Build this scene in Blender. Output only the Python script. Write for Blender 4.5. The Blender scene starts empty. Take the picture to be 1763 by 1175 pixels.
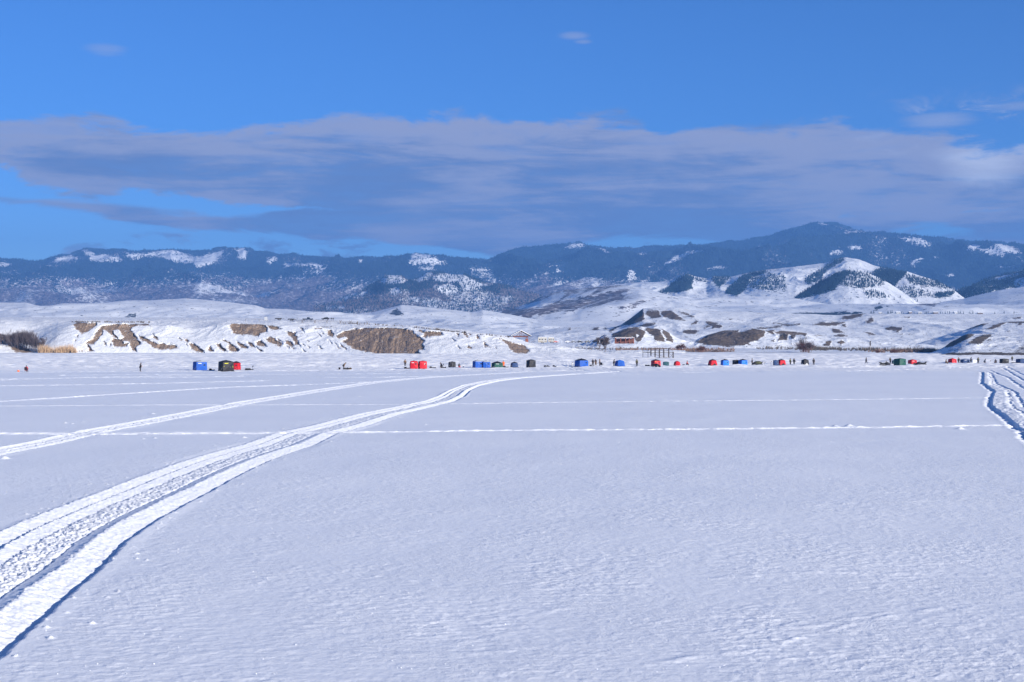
import bpy, math, random
import numpy as np
from mathutils import Vector, Matrix
R = math.radians
random.seed(7)
rng = np.random.default_rng(11)
scene = bpy.context.scene
COL = scene.collection

# ---------------------------------------------------------------- camera
FP, CXP, HOR, CH = 2449.0, 881.5, 587.5, 6.0      # photo focal length in px, principal point, eye height in m
cd = bpy.data.cameras.new("camera")
cam = bpy.data.objects.new("camera", cd)
COL.objects.link(cam)
cam.location = (0, 0, CH)
cam.rotation_euler = (R(90), 0, 0)
cd.sensor_width = 36.0
cd.lens = 50.0
cd.clip_start = 0.5
cd.clip_end = 60000
scene.camera = cam

# ---------------------------------------------------------------- light
SUN_EL, SUN_AZ = R(15.5), R(134.0)                # azimuth clockwise from +Y
sd = Vector((math.sin(SUN_AZ) * math.cos(SUN_EL), math.cos(SUN_AZ) * math.cos(SUN_EL), math.sin(SUN_EL)))
sl = bpy.data.lights.new("sun", 'SUN')
sl.energy = 5.0
sl.angle = R(0.5)
sl.color = (1.0, 0.94, 0.84)
so = bpy.data.objects.new("sun", sl)
COL.objects.link(so)
so.rotation_euler = sd.to_track_quat('Z', 'Y').to_euler()
so.location = (60, -60, 80)
scene.view_settings.view_transform = 'Standard'
scene.view_settings.look = 'None'
scene.view_settings.exposure = 0.66
scene.view_settings.gamma = 1.0
scene.cycles.max_bounces = 5
scene.cycles.diffuse_bounces = 2
scene.cycles.glossy_bounces = 2
scene.cycles.transmission_bounces = 2
scene.cycles.transparent_max_bounces = 6
scene.cycles.volume_bounces = 0
scene.cycles.use_denoising = True


class NT:
    """tiny node-tree writer"""
    def __init__(s, tree):
        s.t = tree; s.n = tree.nodes; s.l = tree.links; s.n.clear()
    def new(s, typ, **kw):
        nd = s.n.new(typ)
        for k, v in kw.items():
            if k.startswith('i_'):
                nd.inputs[int(k[2:])].default_value = v
            else:
                setattr(nd, k, v)
        return nd
    def put(s, sock, v):
        if isinstance(v, (int, float)): sock.default_value = v
        elif isinstance(v, (tuple, list)):
            sock.default_value = tuple(v) + ((1.0,) if len(v) == 3 and sock.type == 'RGBA' else ())
        else: s.l.new(v, sock)
    def m(s, op, a, b=0.0, c=None, clamp=False):
        nd = s.new('ShaderNodeMath', operation=op, use_clamp=clamp)
        s.put(nd.inputs[0], a); s.put(nd.inputs[1], b)
        if c is not None: s.put(nd.inputs[2], c)
        return nd.outputs[0]
    def mr(s, v, a, b, c=0.0, d=1.0, smooth=True):
        nd = s.new('ShaderNodeMapRange', interpolation_type='SMOOTHSTEP' if smooth else 'LINEAR')
        s.put(nd.inputs[0], v); s.put(nd.inputs[1], a); s.put(nd.inputs[2], b); s.put(nd.inputs[3], c); s.put(nd.inputs[4], d)
        return nd.outputs[0]
    def mix(s, f, a, b):
        nd = s.new('ShaderNodeMix', data_type='RGBA')
        s.put(nd.inputs[0], f); s.put(nd.inputs[6], a); s.put(nd.inputs[7], b)
        return nd.outputs[2]
    def mapping(s, vec, scale=(1, 1, 1), rot=(0, 0, 0), loc=(0, 0, 0)):
        nd = s.new('ShaderNodeMapping')
        s.l.new(vec, nd.inputs[0]); nd.inputs[1].default_value = loc; nd.inputs[2].default_value = rot; nd.inputs[3].default_value = scale
        return nd.outputs[0]
    def noise(s, vec, scale, detail=3.0, rough=0.55, dist=0.0):
        nd = s.new('ShaderNodeTexNoise')
        s.l.new(vec, nd.inputs['Vector']); nd.inputs['Scale'].default_value = scale
        nd.inputs['Detail'].default_value = detail; nd.inputs['Roughness'].default_value = rough; nd.inputs['Distortion'].default_value = dist
        return nd.outputs[0]
    def curve(s, v, pts):
        nd = s.new('ShaderNodeFloatCurve')
        c = nd.mapping.curves[0]
        c.points[0].location = pts[0]; c.points[1].location = pts[-1]
        for p in pts[1:-1]: c.points.new(*p)
        nd.mapping.use_clip = False
        nd.mapping.update()
        s.put(nd.inputs[1], v)
        return nd.outputs[0]

# ---------------------------------------------------------------- sky and clouds
world = bpy.data.worlds.new("World")
scene.world = world
world.use_nodes = True
g = NT(world.node_tree)
sky = g.new('ShaderNodeTexSky', sky_type='NISHITA')
sky.sun_disc = False
sky.sun_elevation = SUN_EL
sky.sun_rotation = SUN_AZ
sky.altitude = 2400
sky.air_density = 1.0
sky.dust_density = 0.5
sky.ozone_density = 3.0
tc = g.new('ShaderNodeTexCoord')
sep = g.new('ShaderNodeSeparateXYZ'); g.l.new(tc.outputs['Generated'], sep.inputs[0])
X, Y, Z = sep.outputs
hyp = g.m('SQRT', g.m('ADD', g.m('MULTIPLY', X, X), g.m('MULTIPLY', Y, Y)))
az = g.m('ARCTAN2', X, Y)                       # azimuth of the view ray, 0 straight ahead
el = g.m('DIVIDE', Z, g.m('MAXIMUM', hyp, 0.02))
U = g.m('ADD', g.m('MULTIPLY', az, 1.0 / 0.9), 0.5)      # 0..1 over +-0.45 rad
def cu(x): return math.atan((x - CXP) / FP) / 0.9 + 0.5
def ce(x, y): return (HOR - y) / FP / math.sqrt(1 + ((x - CXP) / FP) ** 2) * 4.0   # elevation, times four for the curve's range
def edge(pts): return g.m('MULTIPLY', g.curve(U, [(cu(x), ce(x, y)) for x, y in pts]), 0.25)
comb = g.new('ShaderNodeCombineXYZ')
g.l.new(az, comb.inputs[0]); g.l.new(el, comb.inputs[1])
cv = comb.outputs[0]
streak = g.noise(g.mapping(cv, (3.2, 17, 1), rot=(0, 0, R(-2))), 1.5, 5, 0.55, 0.4)
puff = g.noise(g.mapping(cv, (13, 40, 1), loc=(3.1, 1.7, 0)), 1.0, 9, 0.66, 0.35)
fil = g.noise(g.mapping(cv, (7, 70, 1), rot=(0, 0, R(-4)), loc=(2, 9, 0)), 1.0, 9, 0.7, 0.6)
wisp = g.noise(g.mapping(cv, (5.5, 34, 1), rot=(0, 0, R(3)), loc=(7, 2, 0)), 1.0, 6, 0.62, 0.8)
wob = g.m('MULTIPLY', g.m('SUBTRACT', puff, 0.5), 0.050)
wobs = g.m('MULTIPLY', g.m('SUBTRACT', wisp, 0.5), 0.036)
e1 = g.m('ADD', el, wob)
e2 = g.m('ADD', el, wobs)
top1 = edge([(-120, 228), (0, 214), (120, 212), (250, 219), (400, 226), (480, 224), (560, 212), (700, 205), (880, 203), (1040, 207), (1105, 216), (1140, 238),
             (1175, 226), (1250, 218), (1330, 222), (1430, 214), (1500, 226), (1600, 238), (1700, 246), (1763, 250), (1900, 244)])
bot1 = edge([(-120, 272), (0, 292), (70, 318), (150, 338), (260, 346), (400, 350), (530, 357), (700, 378), (900, 392), (1000, 406), (1060, 410), (1200, 396), (1360, 384), (1560, 372), (1763, 376), (1900, 376)])
top2 = edge([(-120, 340), (30, 346), (170, 350), (300, 362), (400, 366), (520, 360), (640, 352), (900, 350), (1200, 360), (1763, 360), (1900, 360)])
bot2 = edge([(-120, 344), (30, 352), (150, 366), (220, 384), (330, 396), (480, 398), (540, 410), (640, 412), (720, 422), (800, 436), (900, 440), (980, 424), (1030, 412), (1100, 408), (1250, 420), (1440, 420), (1540, 398), (1600, 388), (1640, 396), (1763, 440), (1900, 440)])
def band(e, t, b, st, sb):
    a = g.mr(g.m('SUBTRACT', t, e), -st, st)
    c = g.mr(g.m('SUBTRACT', e, b), -sb, sb)
    return g.m('MULTIPLY', a, c)
d1 = band(e1, top1, bot1, 0.0042, 0.003)
d2 = band(e2, top2, bot2, 0.0028, 0.0024)
# low broken puffs just over the ridge line
low = g.m('MULTIPLY', g.mr(puff, 0.50, 0.60), band(e2, edge([(-120, 412), (300, 408), (700, 405), (900, 400), (1300, 400), (1763, 380), (1900, 380)]),
          edge([(-120, 470), (900, 470), (1763, 470), (1900, 470)]), 0.004, 0.002))
low = g.m('MULTIPLY', low, 0.8)
# thin high wisps on the right and two small ones
hi = g.m('MULTIPLY', g.mr(g.noise(g.mapping(cv, (12, 30, 1), rot=(0, 0, R(-8)), loc=(1.3, 0.4, 0)), 2.2, 7, 0.65, 0.6), 0.50, 0.72),
         g.m('MULTIPLY', g.mr(az, 0.19, 0.33), band(el, edge([(-120, 170), (1400, 180), (1763, 160), (1900, 150)]), edge([(-120, 260), (1763, 260), (1900, 260)]), 0.012, 0.004)))
def blob(x, y, rx, ry, k, wv=3.4):
    a = math.atan((x - CXP) / FP); e = ce(x, y) / 4
    dx = g.m('DIVIDE', g.m('SUBTRACT', az, a), rx / FP); dy = g.m('DIVIDE', g.m('SUBTRACT', el, e), ry / FP)
    r2 = g.m('ADD', g.m('MULTIPLY', dx, dx), g.m('MULTIPLY', dy, dy))
    r2 = g.m('ADD', r2, g.m('MULTIPLY', g.m('SUBTRACT', fil, 0.5), wv))
    return g.m('MULTIPLY', g.mr(r2, 1.5, -0.4), k)
extra = g.m('MAXIMUM', blob(182, 86, 34, 11, 0.38), g.m('MAXIMUM', blob(988, 62, 28, 8, 0.5), g.m('MAXIMUM', blob(1004, 72, 16, 5, 0.4), g.m('MAXIMUM', blob(1618, 208, 60, 14, 0.6), blob(1750, 183, 44, 8, 0.5)))))
alpha = g.m('MAXIMUM', g.m('MAXIMUM', d1, d2), g.m('MAXIMUM', low, g.m('MAXIMUM', g.m('MULTIPLY', hi, 0.7), extra)))
alpha = g.m('MULTIPLY', alpha, g.mr(g.m('ADD', fil, g.m('MULTIPLY', puff, 0.6)), 0.55, 0.85, 0.76, 0.98))
# keep the photographed band on this side of the sky; elsewhere scattered patches
front = g.mr(g.m('ABSOLUTE', az), 0.9, 0.55)
other = g.m('MULTIPLY', g.mr(g.noise(tc.outputs['Generated'], 3.0, 5, 0.6), 0.56, 0.66), g.mr(el, 0.02, 0.12))
alpha = g.m('ADD', g.m('MULTIPLY', alpha, front), g.m('MULTIPLY', g.m('MULTIPLY', other, 0.5), g.m('SUBTRACT', 1.0, front)))
big = g.noise(g.mapping(cv, (3.0, 9, 1), loc=(5, 5, 0)), 1.3, 3, 0.5, 0.3)
shade = g.m('ADD', g.m('MULTIPLY', g.m('SUBTRACT', streak, 0.5), 1.0), g.m('MULTIPLY', g.m('SUBTRACT', wisp, 0.5), 0.7))
shade = g.m('ADD', g.m('ADD', shade, g.m('MULTIPLY', g.m('SUBTRACT', big, 0.5), 0.8)), 0.45)
shade = g.m('ADD', shade, g.m('ADD', g.m('MULTIPLY', g.m('SUBTRACT', fil, 0.5), 0.9), g.m('MULTIPLY', g.m('SUBTRACT', puff, 0.5), 0.35)))
lift = g.mr(g.m('SUBTRACT', top1, el), 0.030, 0.0, 0.0, 0.20)
shade = g.m('ADD', shade, lift)
ccol = g.mix(g.mr(shade, 0.33, 0.66), (1.0, 1.50, 2.95), (2.55, 2.70, 3.7))
bright = g.m('MAXIMUM', g.m('MULTIPLY', blob(1692, 288, 66, 44, 1.0), g.mr(puff, 0.30, 0.52)), g.m('MAXIMUM', g.m('MULTIPLY', blob(1725, 258, 110, 22, 1.0), 0.7), g.m('MAXIMUM', g.m('MULTIPLY', hi, 0.8), g.m('MULTIPLY', extra, 0.5))))
ccol = g.mix(g.m('MULTIPLY', bright, 0.9), ccol, (5.0, 5.3, 6.2))
tint = g.new('ShaderNodeMix', data_type='RGBA', blend_type='MULTIPLY')
tint.inputs[0].default_value = 1.0
g.l.new(sky.outputs[0], tint.inputs[6]); g.l.new(g.mix(g.mr(el, 0.04, 0.15), (0.43, 0.66, 0.98), (0.27, 0.555, 0.94)), tint.inputs[7])
skycol = tint.outputs[2]
bg = g.new('ShaderNodeBackground')
g.l.new(g.mix(alpha, skycol, ccol), bg.inputs[0])
bg.inputs[1].default_value = 0.1
wo = g.new('ShaderNodeOutputWorld')
g.l.new(bg.outputs[0], wo.inputs[0])
world.cycles.sampling_method = 'MANUAL'
world.cycles.sample_map_resolution = 512

# ---------------------------------------------------------------- noise in numpy
def _h(ix, iy, seed):
    h = (ix.astype(np.int64) * 374761393 + iy.astype(np.int64) * 668265263 + seed * 1442695041) & 0xFFFFFFFF
    h = ((h ^ (h >> 13)) * 1274126177) & 0xFFFFFFFF
    return (h ^ (h >> 16)) & 0xFFFF
_ang = np.linspace(0, 2 * np.pi, 65536, endpoint=False)
_GC, _GS = np.cos(_ang).astype(np.float32), np.sin(_ang).astype(np.float32)
def perlin(x, y, seed=0):
    x0 = np.floor(x); y0 = np.floor(y); fx = (x - x0).astype(np.float32); fy = (y - y0).astype(np.float32)
    ix = x0.astype(np.int64); iy = y0.astype(np.int64)
    u = fx * fx * fx * (fx * (fx * 6 - 15) + 10); v = fy * fy * fy * (fy * (fy * 6 - 15) + 10)
    def gd(dx, dy):
        h = _h(ix + dx, iy + dy, seed)
        return _GC[h] * (fx - dx) + _GS[h] * (fy - dy)
    a = gd(0, 0); b = gd(1, 0); c = gd(0, 1); d = gd(1, 1)
    return (a + (b - a) * u + (c - a + (a - b - c + d) * u) * v) * 1.5
def fbm(x, y, o=4, seed=0, gain=0.5):
    s = 0; a = 1.0; t = 0
    for k in range(o):
        s = s + a * perlin(x * 2 ** k, y * 2 ** k, seed + k * 17); t += a; a *= gain
    return s / t
def ridged(x, y, o=4, seed=0, gain=0.5):
    s = 0; a = 1.0; t = 0
    for k in range(o):
        s = s + a * (1 - 2 * np.abs(perlin(x * 2 ** k, y * 2 ** k, seed + k * 17))); t += a; a *= gain
    return s / t
def sstep(v, a, b):
    t = np.clip((v - a) / (b - a), 0, 1)
    return t * t * (3 - 2 * t)

# ---------------------------------------------------------------- helpers
def tag(o, label=None, cat=None, group=None, kind=None):
    if label: o['label'] = label
    if cat: o['category'] = cat
    if group: o['group'] = group
    if kind: o['kind'] = kind
    return o
def mesh_np(name, V, F, smooth=True):
    me = bpy.data.meshes.new(name)
    V = np.ascontiguousarray(V, dtype=np.float32); F = np.ascontiguousarray(F, dtype=np.int32)
    k = F.shape[1]
    me.vertices.add(len(V)); me.vertices.foreach_set('co', V.ravel())
    me.loops.add(F.size); me.loops.foreach_set('vertex_index', F.ravel())
    me.polygons.add(len(F)); me.polygons.foreach_set('loop_start', np.arange(0, F.size, k, dtype=np.int32))
    me.polygons.foreach_set('use_smooth', np.full(len(F), smooth))
    me.update(calc_edges=True)
    return me
def link(name, me, mat=None, parent=None):
    o = bpy.data.objects.new(name, me)
    COL.objects.link(o)
    if mat is not None: me.materials.append(mat)
    if parent is not None: o.parent = parent
    return o
def grid_faces(nr, nc):
    i = np.arange(nr - 1)[:, None] * nc + np.arange(nc - 1)[None, :]
    i = i.ravel()
    return np.stack([i, i + 1, i + nc + 1, i + nc], 1)
def attr(me, name, v):
    a = me.attributes.new(name, 'FLOAT', 'POINT'); a.data.foreach_set('value', np.ascontiguousarray(v, dtype=np.float32).ravel())
def crv(x, pts):
    p = np.array(pts, float)
    return np.interp(x, p[:, 0], p[:, 1])
def poly_mask(px, py, polys, feather=1.5):
    """soft inside-mask of a list of outlines given in picture units (photo px as angular units)"""
    out = np.zeros(px.shape, np.float32)
    for P in polys:
        P = np.array(P, float)
        x0, y0 = P.min(0) - feather * 2; x1, y1 = P.max(0) + feather * 2
        sel = np.nonzero((px > x0) & (px < x1) & (py > y0) & (py < y1))
        if len(sel[0]) == 0: continue
        qx = px[sel]; qy = py[sel]
        ins = np.zeros(len(qx), bool); dm = np.full(len(qx), 1e9)
        n = len(P)
        for i in range(n):
            ax, ay = P[i]; bx, by = P[(i + 1) % n]
            c = ((ay > qy) != (by > qy)) & (qx < (bx - ax) * (qy - ay) / (by - ay + 1e-12) + ax)
            ins ^= c
            ex, ey = bx - ax, by - ay
            t = np.clip(((qx - ax) * ex + (qy - ay) * ey) / (ex * ex + ey * ey + 1e-9), 0, 1)
            dm = np.minimum(dm, np.hypot(qx - ax - t * ex, qy - ay - t * ey))
        sdv = np.where(ins, dm, -dm)
        m = np.clip(sdv / (2 * feather) + 0.5, 0, 1)
        out[sel] = np.maximum(out[sel], m)
    return out
def Z(pts, x0, y0, s):
    return [(x0 + a / s, y0 + b / s) for a, b in pts]

# ---------------------------------------------------------------- land materials
def snow_mat(name, dirt_a=(0.27, 0.20, 0.15), dirt_b=(0.15, 0.115, 0.09), forest=(0.018, 0.030, 0.034), brush=(0.20, 0.165, 0.17),
             fine=0.5, bump=0.4, bscale=0.3, fk=3.4, bw=0.25, snow=(0.85, 0.865, 0.89), vstreak=4.0):
    """snow-covered land; the float attributes bare / forest / brush say where soil, trees and scrub show"""
    m = bpy.data.materials.new(name); m.use_nodes = True
    g = NT(m.node_tree)
    out = g.new('ShaderNodeOutputMaterial'); bs = g.new('ShaderNodeBsdfPrincipled')
    g.l.new(bs.outputs[0], out.inputs[0])
    co = g.new('ShaderNodeTexCoord').outputs['Object']
    def at(n):
        a = g.new('ShaderNodeAttribute'); a.attribute_name = n; return a.outputs['Fac']
    n1 = g.noise(co, fine, 4, 0.65)
    n2 = g.noise(g.mapping(co, (1, 1, 0.35)), fine * 0.23, 4, 0.6)
    n3 = g.noise(g.mapping(co, (vstreak, vstreak, 1)), fine * 0.35, 4, 0.6)
    sc = g.mix(g.mr(n2, 0.3, 0.7), snow, tuple(c * 0.95 for c in snow))
    def mask(v, w=0.10, k=2.4):
        return g.mr(g.m('ADD', g.m('ADD', v, -0.5), g.m('MULTIPLY', g.m('SUBTRACT', n1, 0.5), k)), -w, w)
    dirt = g.mix(g.mr(n3, 0.3, 0.7), dirt_a, dirt_b)
    dirt = g.mix(g.m('MULTIPLY', g.mr(n2, 0.45, 0.75), 0.5), dirt, tuple(c * 0.6 for c in dirt_b))
    br = g.mix(g.mr(n1, 0.3, 0.7), brush, tuple(c * 0.55 for c in brush))
    c = g.mix(mask(at('brush'), bw, 3.2), sc, br)
    c = g.mix(mask(at('bare')), c, dirt)
    c = g.mix(mask(at('forest'), 0.16, fk), c, g.mix(n2, forest, tuple(k * 1.8 for k in forest)))
    g.l.new(c, bs.inputs['Base Color'])
    bs.inputs['Roughness'].default_value = 0.75
    bs.inputs['Specular IOR Level'].default_value = 0.15
    b = g.new('ShaderNodeBump'); b.inputs['Strength'].default_value = bump; b.inputs['Distance'].default_value = bscale
    g.l.new(g.m('ADD', g.m('MULTIPLY', n1, 1.0), g.m('MULTIPLY', n3, g.m('MULTIPLY', at('bare'), 2.0))), b.inputs['Height'])
    g.l.new(b.outputs[0], bs.inputs['Normal'])
    return m

SHEETS = {}
def sheet(name, x0, x1, nc, curves, segs, relief=(0, 100, 1), back=None, fine_n=None, ease=1.0, seed=0, ridge=True, edge_keep=0.15, bulge=0.0, smooth=0, csm=9):
    """A range of hills as one real height field in metres.  curves run from the foot to the crest; each is (line, distance):
    a line gives elevation as seen from the lake for each bearing, distance in metres; segs rows between each pair."""
    xs = np.linspace(x0, x1, nc)
    K = []
    for ln, ds in curves:
        e = (HOR - crv(xs, ln)) / FP
        D = crv(xs, ds) if isinstance(ds, list) else np.full(nc, float(ds))
        if csm:
            ker = np.hanning(max(3, int(csm / (x1 - x0) * nc)) | 1); ker /= ker.sum(); pad = len(ker) // 2
            e = np.convolve(np.pad(e, pad, 'edge'), ker, 'valid')
        K.append((D, CH + e * D))
    rowsD, rowsZ, tt = [], [], []
    nseg = len(K) - 1
    for k in range(1, nseg):
        if smooth:
            ker = np.hanning(int(smooth / (x1 - x0) * nc) | 1); ker /= ker.sum(); pad = len(ker) // 2
            K[k] = (np.convolve(np.pad(K[k][0], pad, 'edge'), ker, 'valid'), np.convolve(np.pad(K[k][1], pad, 'edge'), ker, 'valid'))
    for k in range(nseg):
        n = segs[k]
        for i in range(n + (1 if k == nseg - 1 else 0)):
            t = i / n
            tz = t ** ease if not isinstance(ease, (list, tuple)) else t ** ease[k]
            rowsD.append(K[k][0] * (1 - t) + K[k + 1][0] * t)
            z = K[k][1] * (1 - tz) + K[k + 1][1] * tz
            if bulge: z = z + bulge * math.sin(math.pi * t) * (K[k + 1][1] - K[k][1])
            rowsZ.append(z)
            tt.append((k + t) / nseg)
    nb = 10
    bw, bz = back if back else (600, -10)
    for i in range(1, nb + 1):
        t = i / nb
        rowsD.append(K[-1][0] + bw * t)
        rowsZ.append(K[-1][1] + (np.minimum(bz, K[-1][1] - 2) - K[-1][1]) * (t * t * (3 - 2 * t)))
        tt.append(1 + t)
    D = np.array(rowsD); Zz = np.array(rowsZ); T = np.array(tt)[:, None] * np.ones((1, nc))
    PX = np.ones_like(D) * xs[None, :]
    Xw = (PX - CXP) / FP * D
    win = np.where(T <= 1, np.sin(np.pi * np.clip(T, 0, 1)) ** 0.7, 0)
    win = np.maximum(win, np.where(T > 0.5, edge_keep, 0) * np.clip(2.2 - T, 0, 1))
    amp, ns, sy = relief
    if amp:
        wx = Xw + 0.35 * ns * fbm(Xw / ns, D / ns, 3, seed + 5); wy = D * sy + 0.35 * ns * fbm(Xw / ns + 9, D / ns, 3, seed + 8)
        r = (ridged(wx / ns, wy / ns, 5, seed, 0.5) - 0.25) if ridge else fbm(wx / ns, wy / ns, 5, seed, 0.5)
        Zz = Zz + amp * win * r
    if fine_n:
        a2, n2 = fine_n
        Zz = Zz + a2 * fbm(Xw / n2, D / n2, 4, seed + 40) * np.where((T > 0) & (T < 1.05), 1, 0)
    PY = HOR - (Zz - CH) / D * FP
    S = dict(name=name, X=Xw, Y=D, Z=Zz, PX=PX, PY=PY, T=T, nr=D.shape[0], nc=nc)
    SHEETS[name] = S
    return S
def jitter(S, a, n, seed=3):
    """ragged mask edges, from noise in world metres"""
    return S['PX'] + a * 1.3 * fbm(S['X'] / n, S['Y'] / n * 0.6 + S['Z'] / n, 4, seed), S['PY'] + a * fbm(S['X'] / n + 31, S['Y'] / n * 0.6 + S['Z'] / n * 2, 4, seed + 7)
def finish(S, mat, **masks):
    V = np.stack([S['X'], S['Y'], S['Z']], -1).reshape(-1, 3)
    me = mesh_np(S['name'], V, grid_faces(S['nr'], S['nc']))
    for k in ('bare', 'forest', 'brush'):
        attr(me, k, masks.get(k, np.zeros(len(V))))
    o = link(S['name'], me, mat)
    o['kind'] = 'structure'
    S['masks'] = masks
    return o
def ground_at(S, px, py):
    d = (S['PX'] - px) ** 2 + 9 * (S['PY'] - py) ** 2 + np.where(S['T'] > 1.0, 1e6, 0)
    i = np.unravel_index(np.argmin(d), d.shape)
    return Vector((float(S['X'][i]), float(S['Y'][i]), float(S['Z'][i])))

# ================================================================ far mountains
sky1 = Z([(-600, 200), (-300, 150), (0, 185), (150, 195), (290, 208), (370, 175), (480, 150), (560, 120), (640, 125), (830, 122), (950, 132), (1150, 115), (1300, 135), (1420, 125), (1520, 110), (1640, 103), (1700, 118)], 0, 400, 3.918) + \
    Z([(0, 130), (80, 142), (160, 155), (250, 150), (330, 170), (460, 170), (610, 188), (700, 170), (800, 178), (880, 165), (990, 163), (1080, 140), (1180, 155), (1300, 188), (1430, 183), (1560, 195), (1680, 150)], 440, 400, 3.918) + \
    Z([(0, 250), (250, 210), (450, 190), (520, 205), (650, 225), (830, 237), (1050, 225), (1300, 210), (1550, 180), (1650, 165)], 880, 370, 3.918) + \
    Z([(0, 160), (180, 100), (370, 58), (500, 68), (560, 80), (620, 100), (770, 135), (900, 148), (1080, 150), (1200, 165), (1400, 190), (1500, 195), (1600, 190), (1680, 215), (1763, 240), (2200, 270), (2800, 240)], 1313, 370, 3.918)
M1 = sheet('mountains', -260, 2030, 2000, [([(-300, 536), (2100, 536)], 8300), ([(-300, 500), (500, 492), (700, 480), (900, 482), (1150, 462), (1400, 440), (1700, 450), (2100, 455)], 10000), (sky1, 12200)],
           [70, 90], relief=(210, 1300, 0.75), back=(2600, 100), fine_n=(16, 160), ease=[1.25, 1.0], seed=2, edge_keep=0.04, csm=5)
px, py = jitter(M1, 4.0, 300)
cA = lambda p: Z(p, 0, 400, 3.918)
cB = lambda p: Z(p, 440, 400, 3.918)
cC = lambda p: Z(p, 880, 370, 3.918)
cD = lambda p: Z(p, 1313, 370, 3.918)
snowpoly = [cA(p) for p in [
    [(355, 195), (420, 165), (480, 150), (525, 170), (520, 188), (470, 192), (380, 206)],
    [(0, 200), (50, 198), (90, 222), (40, 238), (0, 232)],
    [(555, 125), (600, 122), (640, 150), (700, 145), (780, 165), (830, 180), (815, 196), (740, 205), (660, 206), (600, 185), (610, 160), (570, 160)],
    [(840, 140), (900, 150), (960, 142), (1100, 125), (1180, 118), (1260, 150), (1340, 160), (1420, 145), (1515, 122), (1490, 160), (1440, 210), (1400, 222), (1350, 240), (1320, 235), (1310, 200), (1240, 215), (1180, 205), (1100, 170), (1000, 165), (890, 182), (860, 165)],
    [(1590, 118), (1640, 110), (1670, 150), (1660, 185), (1610, 182), (1600, 150)]]] + \
    [cB(p) for p in [[(70, 170), (140, 160), (150, 180), (100, 220), (75, 200)], [(330, 258), (460, 250), (470, 268), (360, 276), (320, 270)], [(190, 215), (400, 205), (495, 228), (470, 245), (360, 235), (200, 235)],
    [(1060, 142), (1180, 150), (1200, 175), (1300, 205), (1290, 216), (1180, 222), (1090, 220), (1015, 218), (1040, 180)], [(690, 178), (720, 180), (720, 210), (690, 205)], [(1100, 230), (1200, 232), (1220, 270), (1100, 250)]]] + \
    [cC(p) for p in [[(350, 225), (400, 195), (480, 190), (515, 215), (420, 228)], [(560, 212), (600, 218), (680, 262), (640, 262)], [(850, 262), (900, 250), (945, 268), (860, 275)], [(1040, 345), (1090, 290), (1200, 250), (1295, 232), (1290, 245), (1180, 280), (1110, 320)],
    [(300, 385), (350, 358), (375, 372), (310, 398)], [(795, 385), (815, 368), (840, 385), (850, 430), (800, 465), (790, 420)], [(1300, 365), (1370, 350), (1480, 352), (1440, 370), (1320, 378)], [(860, 440), (930, 435), (940, 450), (860, 462)]]] + \
    [cD(p) for p in [[(375, 60), (450, 65), (440, 75), (380, 72)], [(895, 155), (960, 150), (1060, 150), (1140, 195), (1130, 215), (1080, 220), (1030, 200), (960, 185)], [(1360, 235), (1400, 200), (1440, 198), (1470, 215), (1400, 248)],
    [(1450, 240), (1530, 225), (1560, 230), (1640, 265), (1635, 285), (1560, 280), (1480, 255)], [(1550, 212), (1600, 193), (1660, 205), (1740, 250), (1710, 268), (1640, 245), (1570, 230)], [(565, 220), (600, 208), (665, 212), (650, 240), (600, 245)],
    [(1000, 330), (1040, 300), (1080, 292), (1085, 310), (1020, 348)], [(1150, 285), (1200, 278), (1190, 295)], [(1720, 285), (1745, 290), (1760, 320), (1740, 310)], [(440, 250), (520, 230), (560, 260), (450, 280)], [(1230, 395), (1300, 390), (1300, 420), (1240, 420)],
    [(1570, 345), (1700, 338), (1690, 350), (1580, 360)]]]
sn = poly_mask(px, py, snowpoly, 2.6)
low_ = sstep(M1['PY'] + 14 * fbm(M1['X'] / 900, M1['Y'] / 900, 4, 93), 448, 512) * (1 - 0.5 * sstep(M1['PX'], 1000, 1300))
patch = fbm(M1['X'] / 520, M1['Y'] / 900, 5, 77)
patch2 = fbm(M1['X'] / 1500, M1['Y'] / 1500, 3, 91)
sn2 = sstep(patch + 0.50 * (low_ - 1) + 0.25 * patch2, -0.14, 0.24) * sstep(M1['T'], 0.02, 0.2)
forest = 1.12 - np.maximum(sn * 0.85, sn2 * 0.85)
br = np.clip(low_ * 1.15 + 0.9 * patch2 - 0.1, 0, 1) * sstep(M1['PY'], 458, 488)
forest = np.clip(forest * (1 - 0.88 * np.clip(br, 0, 1)), 0, 1.1)
glade = sstep(fbm(M1['X'] / 420, M1['Y'] / 1500 + M1['Z'] / 700, 5, 97), 0.02, 0.42)
forest = forest - glade * 0.42 * sstep(M1['T'], 0.0, 0.3)
brush = np.clip(br * (1.05 - 0.95 * sn2) + glade * 0.75 * (1 - sn), 0, 1)
far_mat = snow_mat('far_mountain_snow_and_forest', fine=0.045, bump=0.5, bscale=12, forest=(0.012, 0.028, 0.058), brush=(0.20, 0.17, 0.21), snow=(0.84, 0.86, 0.89), fk=2.8, bw=0.5)
finish(M1, far_mat, forest=forest, brush=brush)

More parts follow.
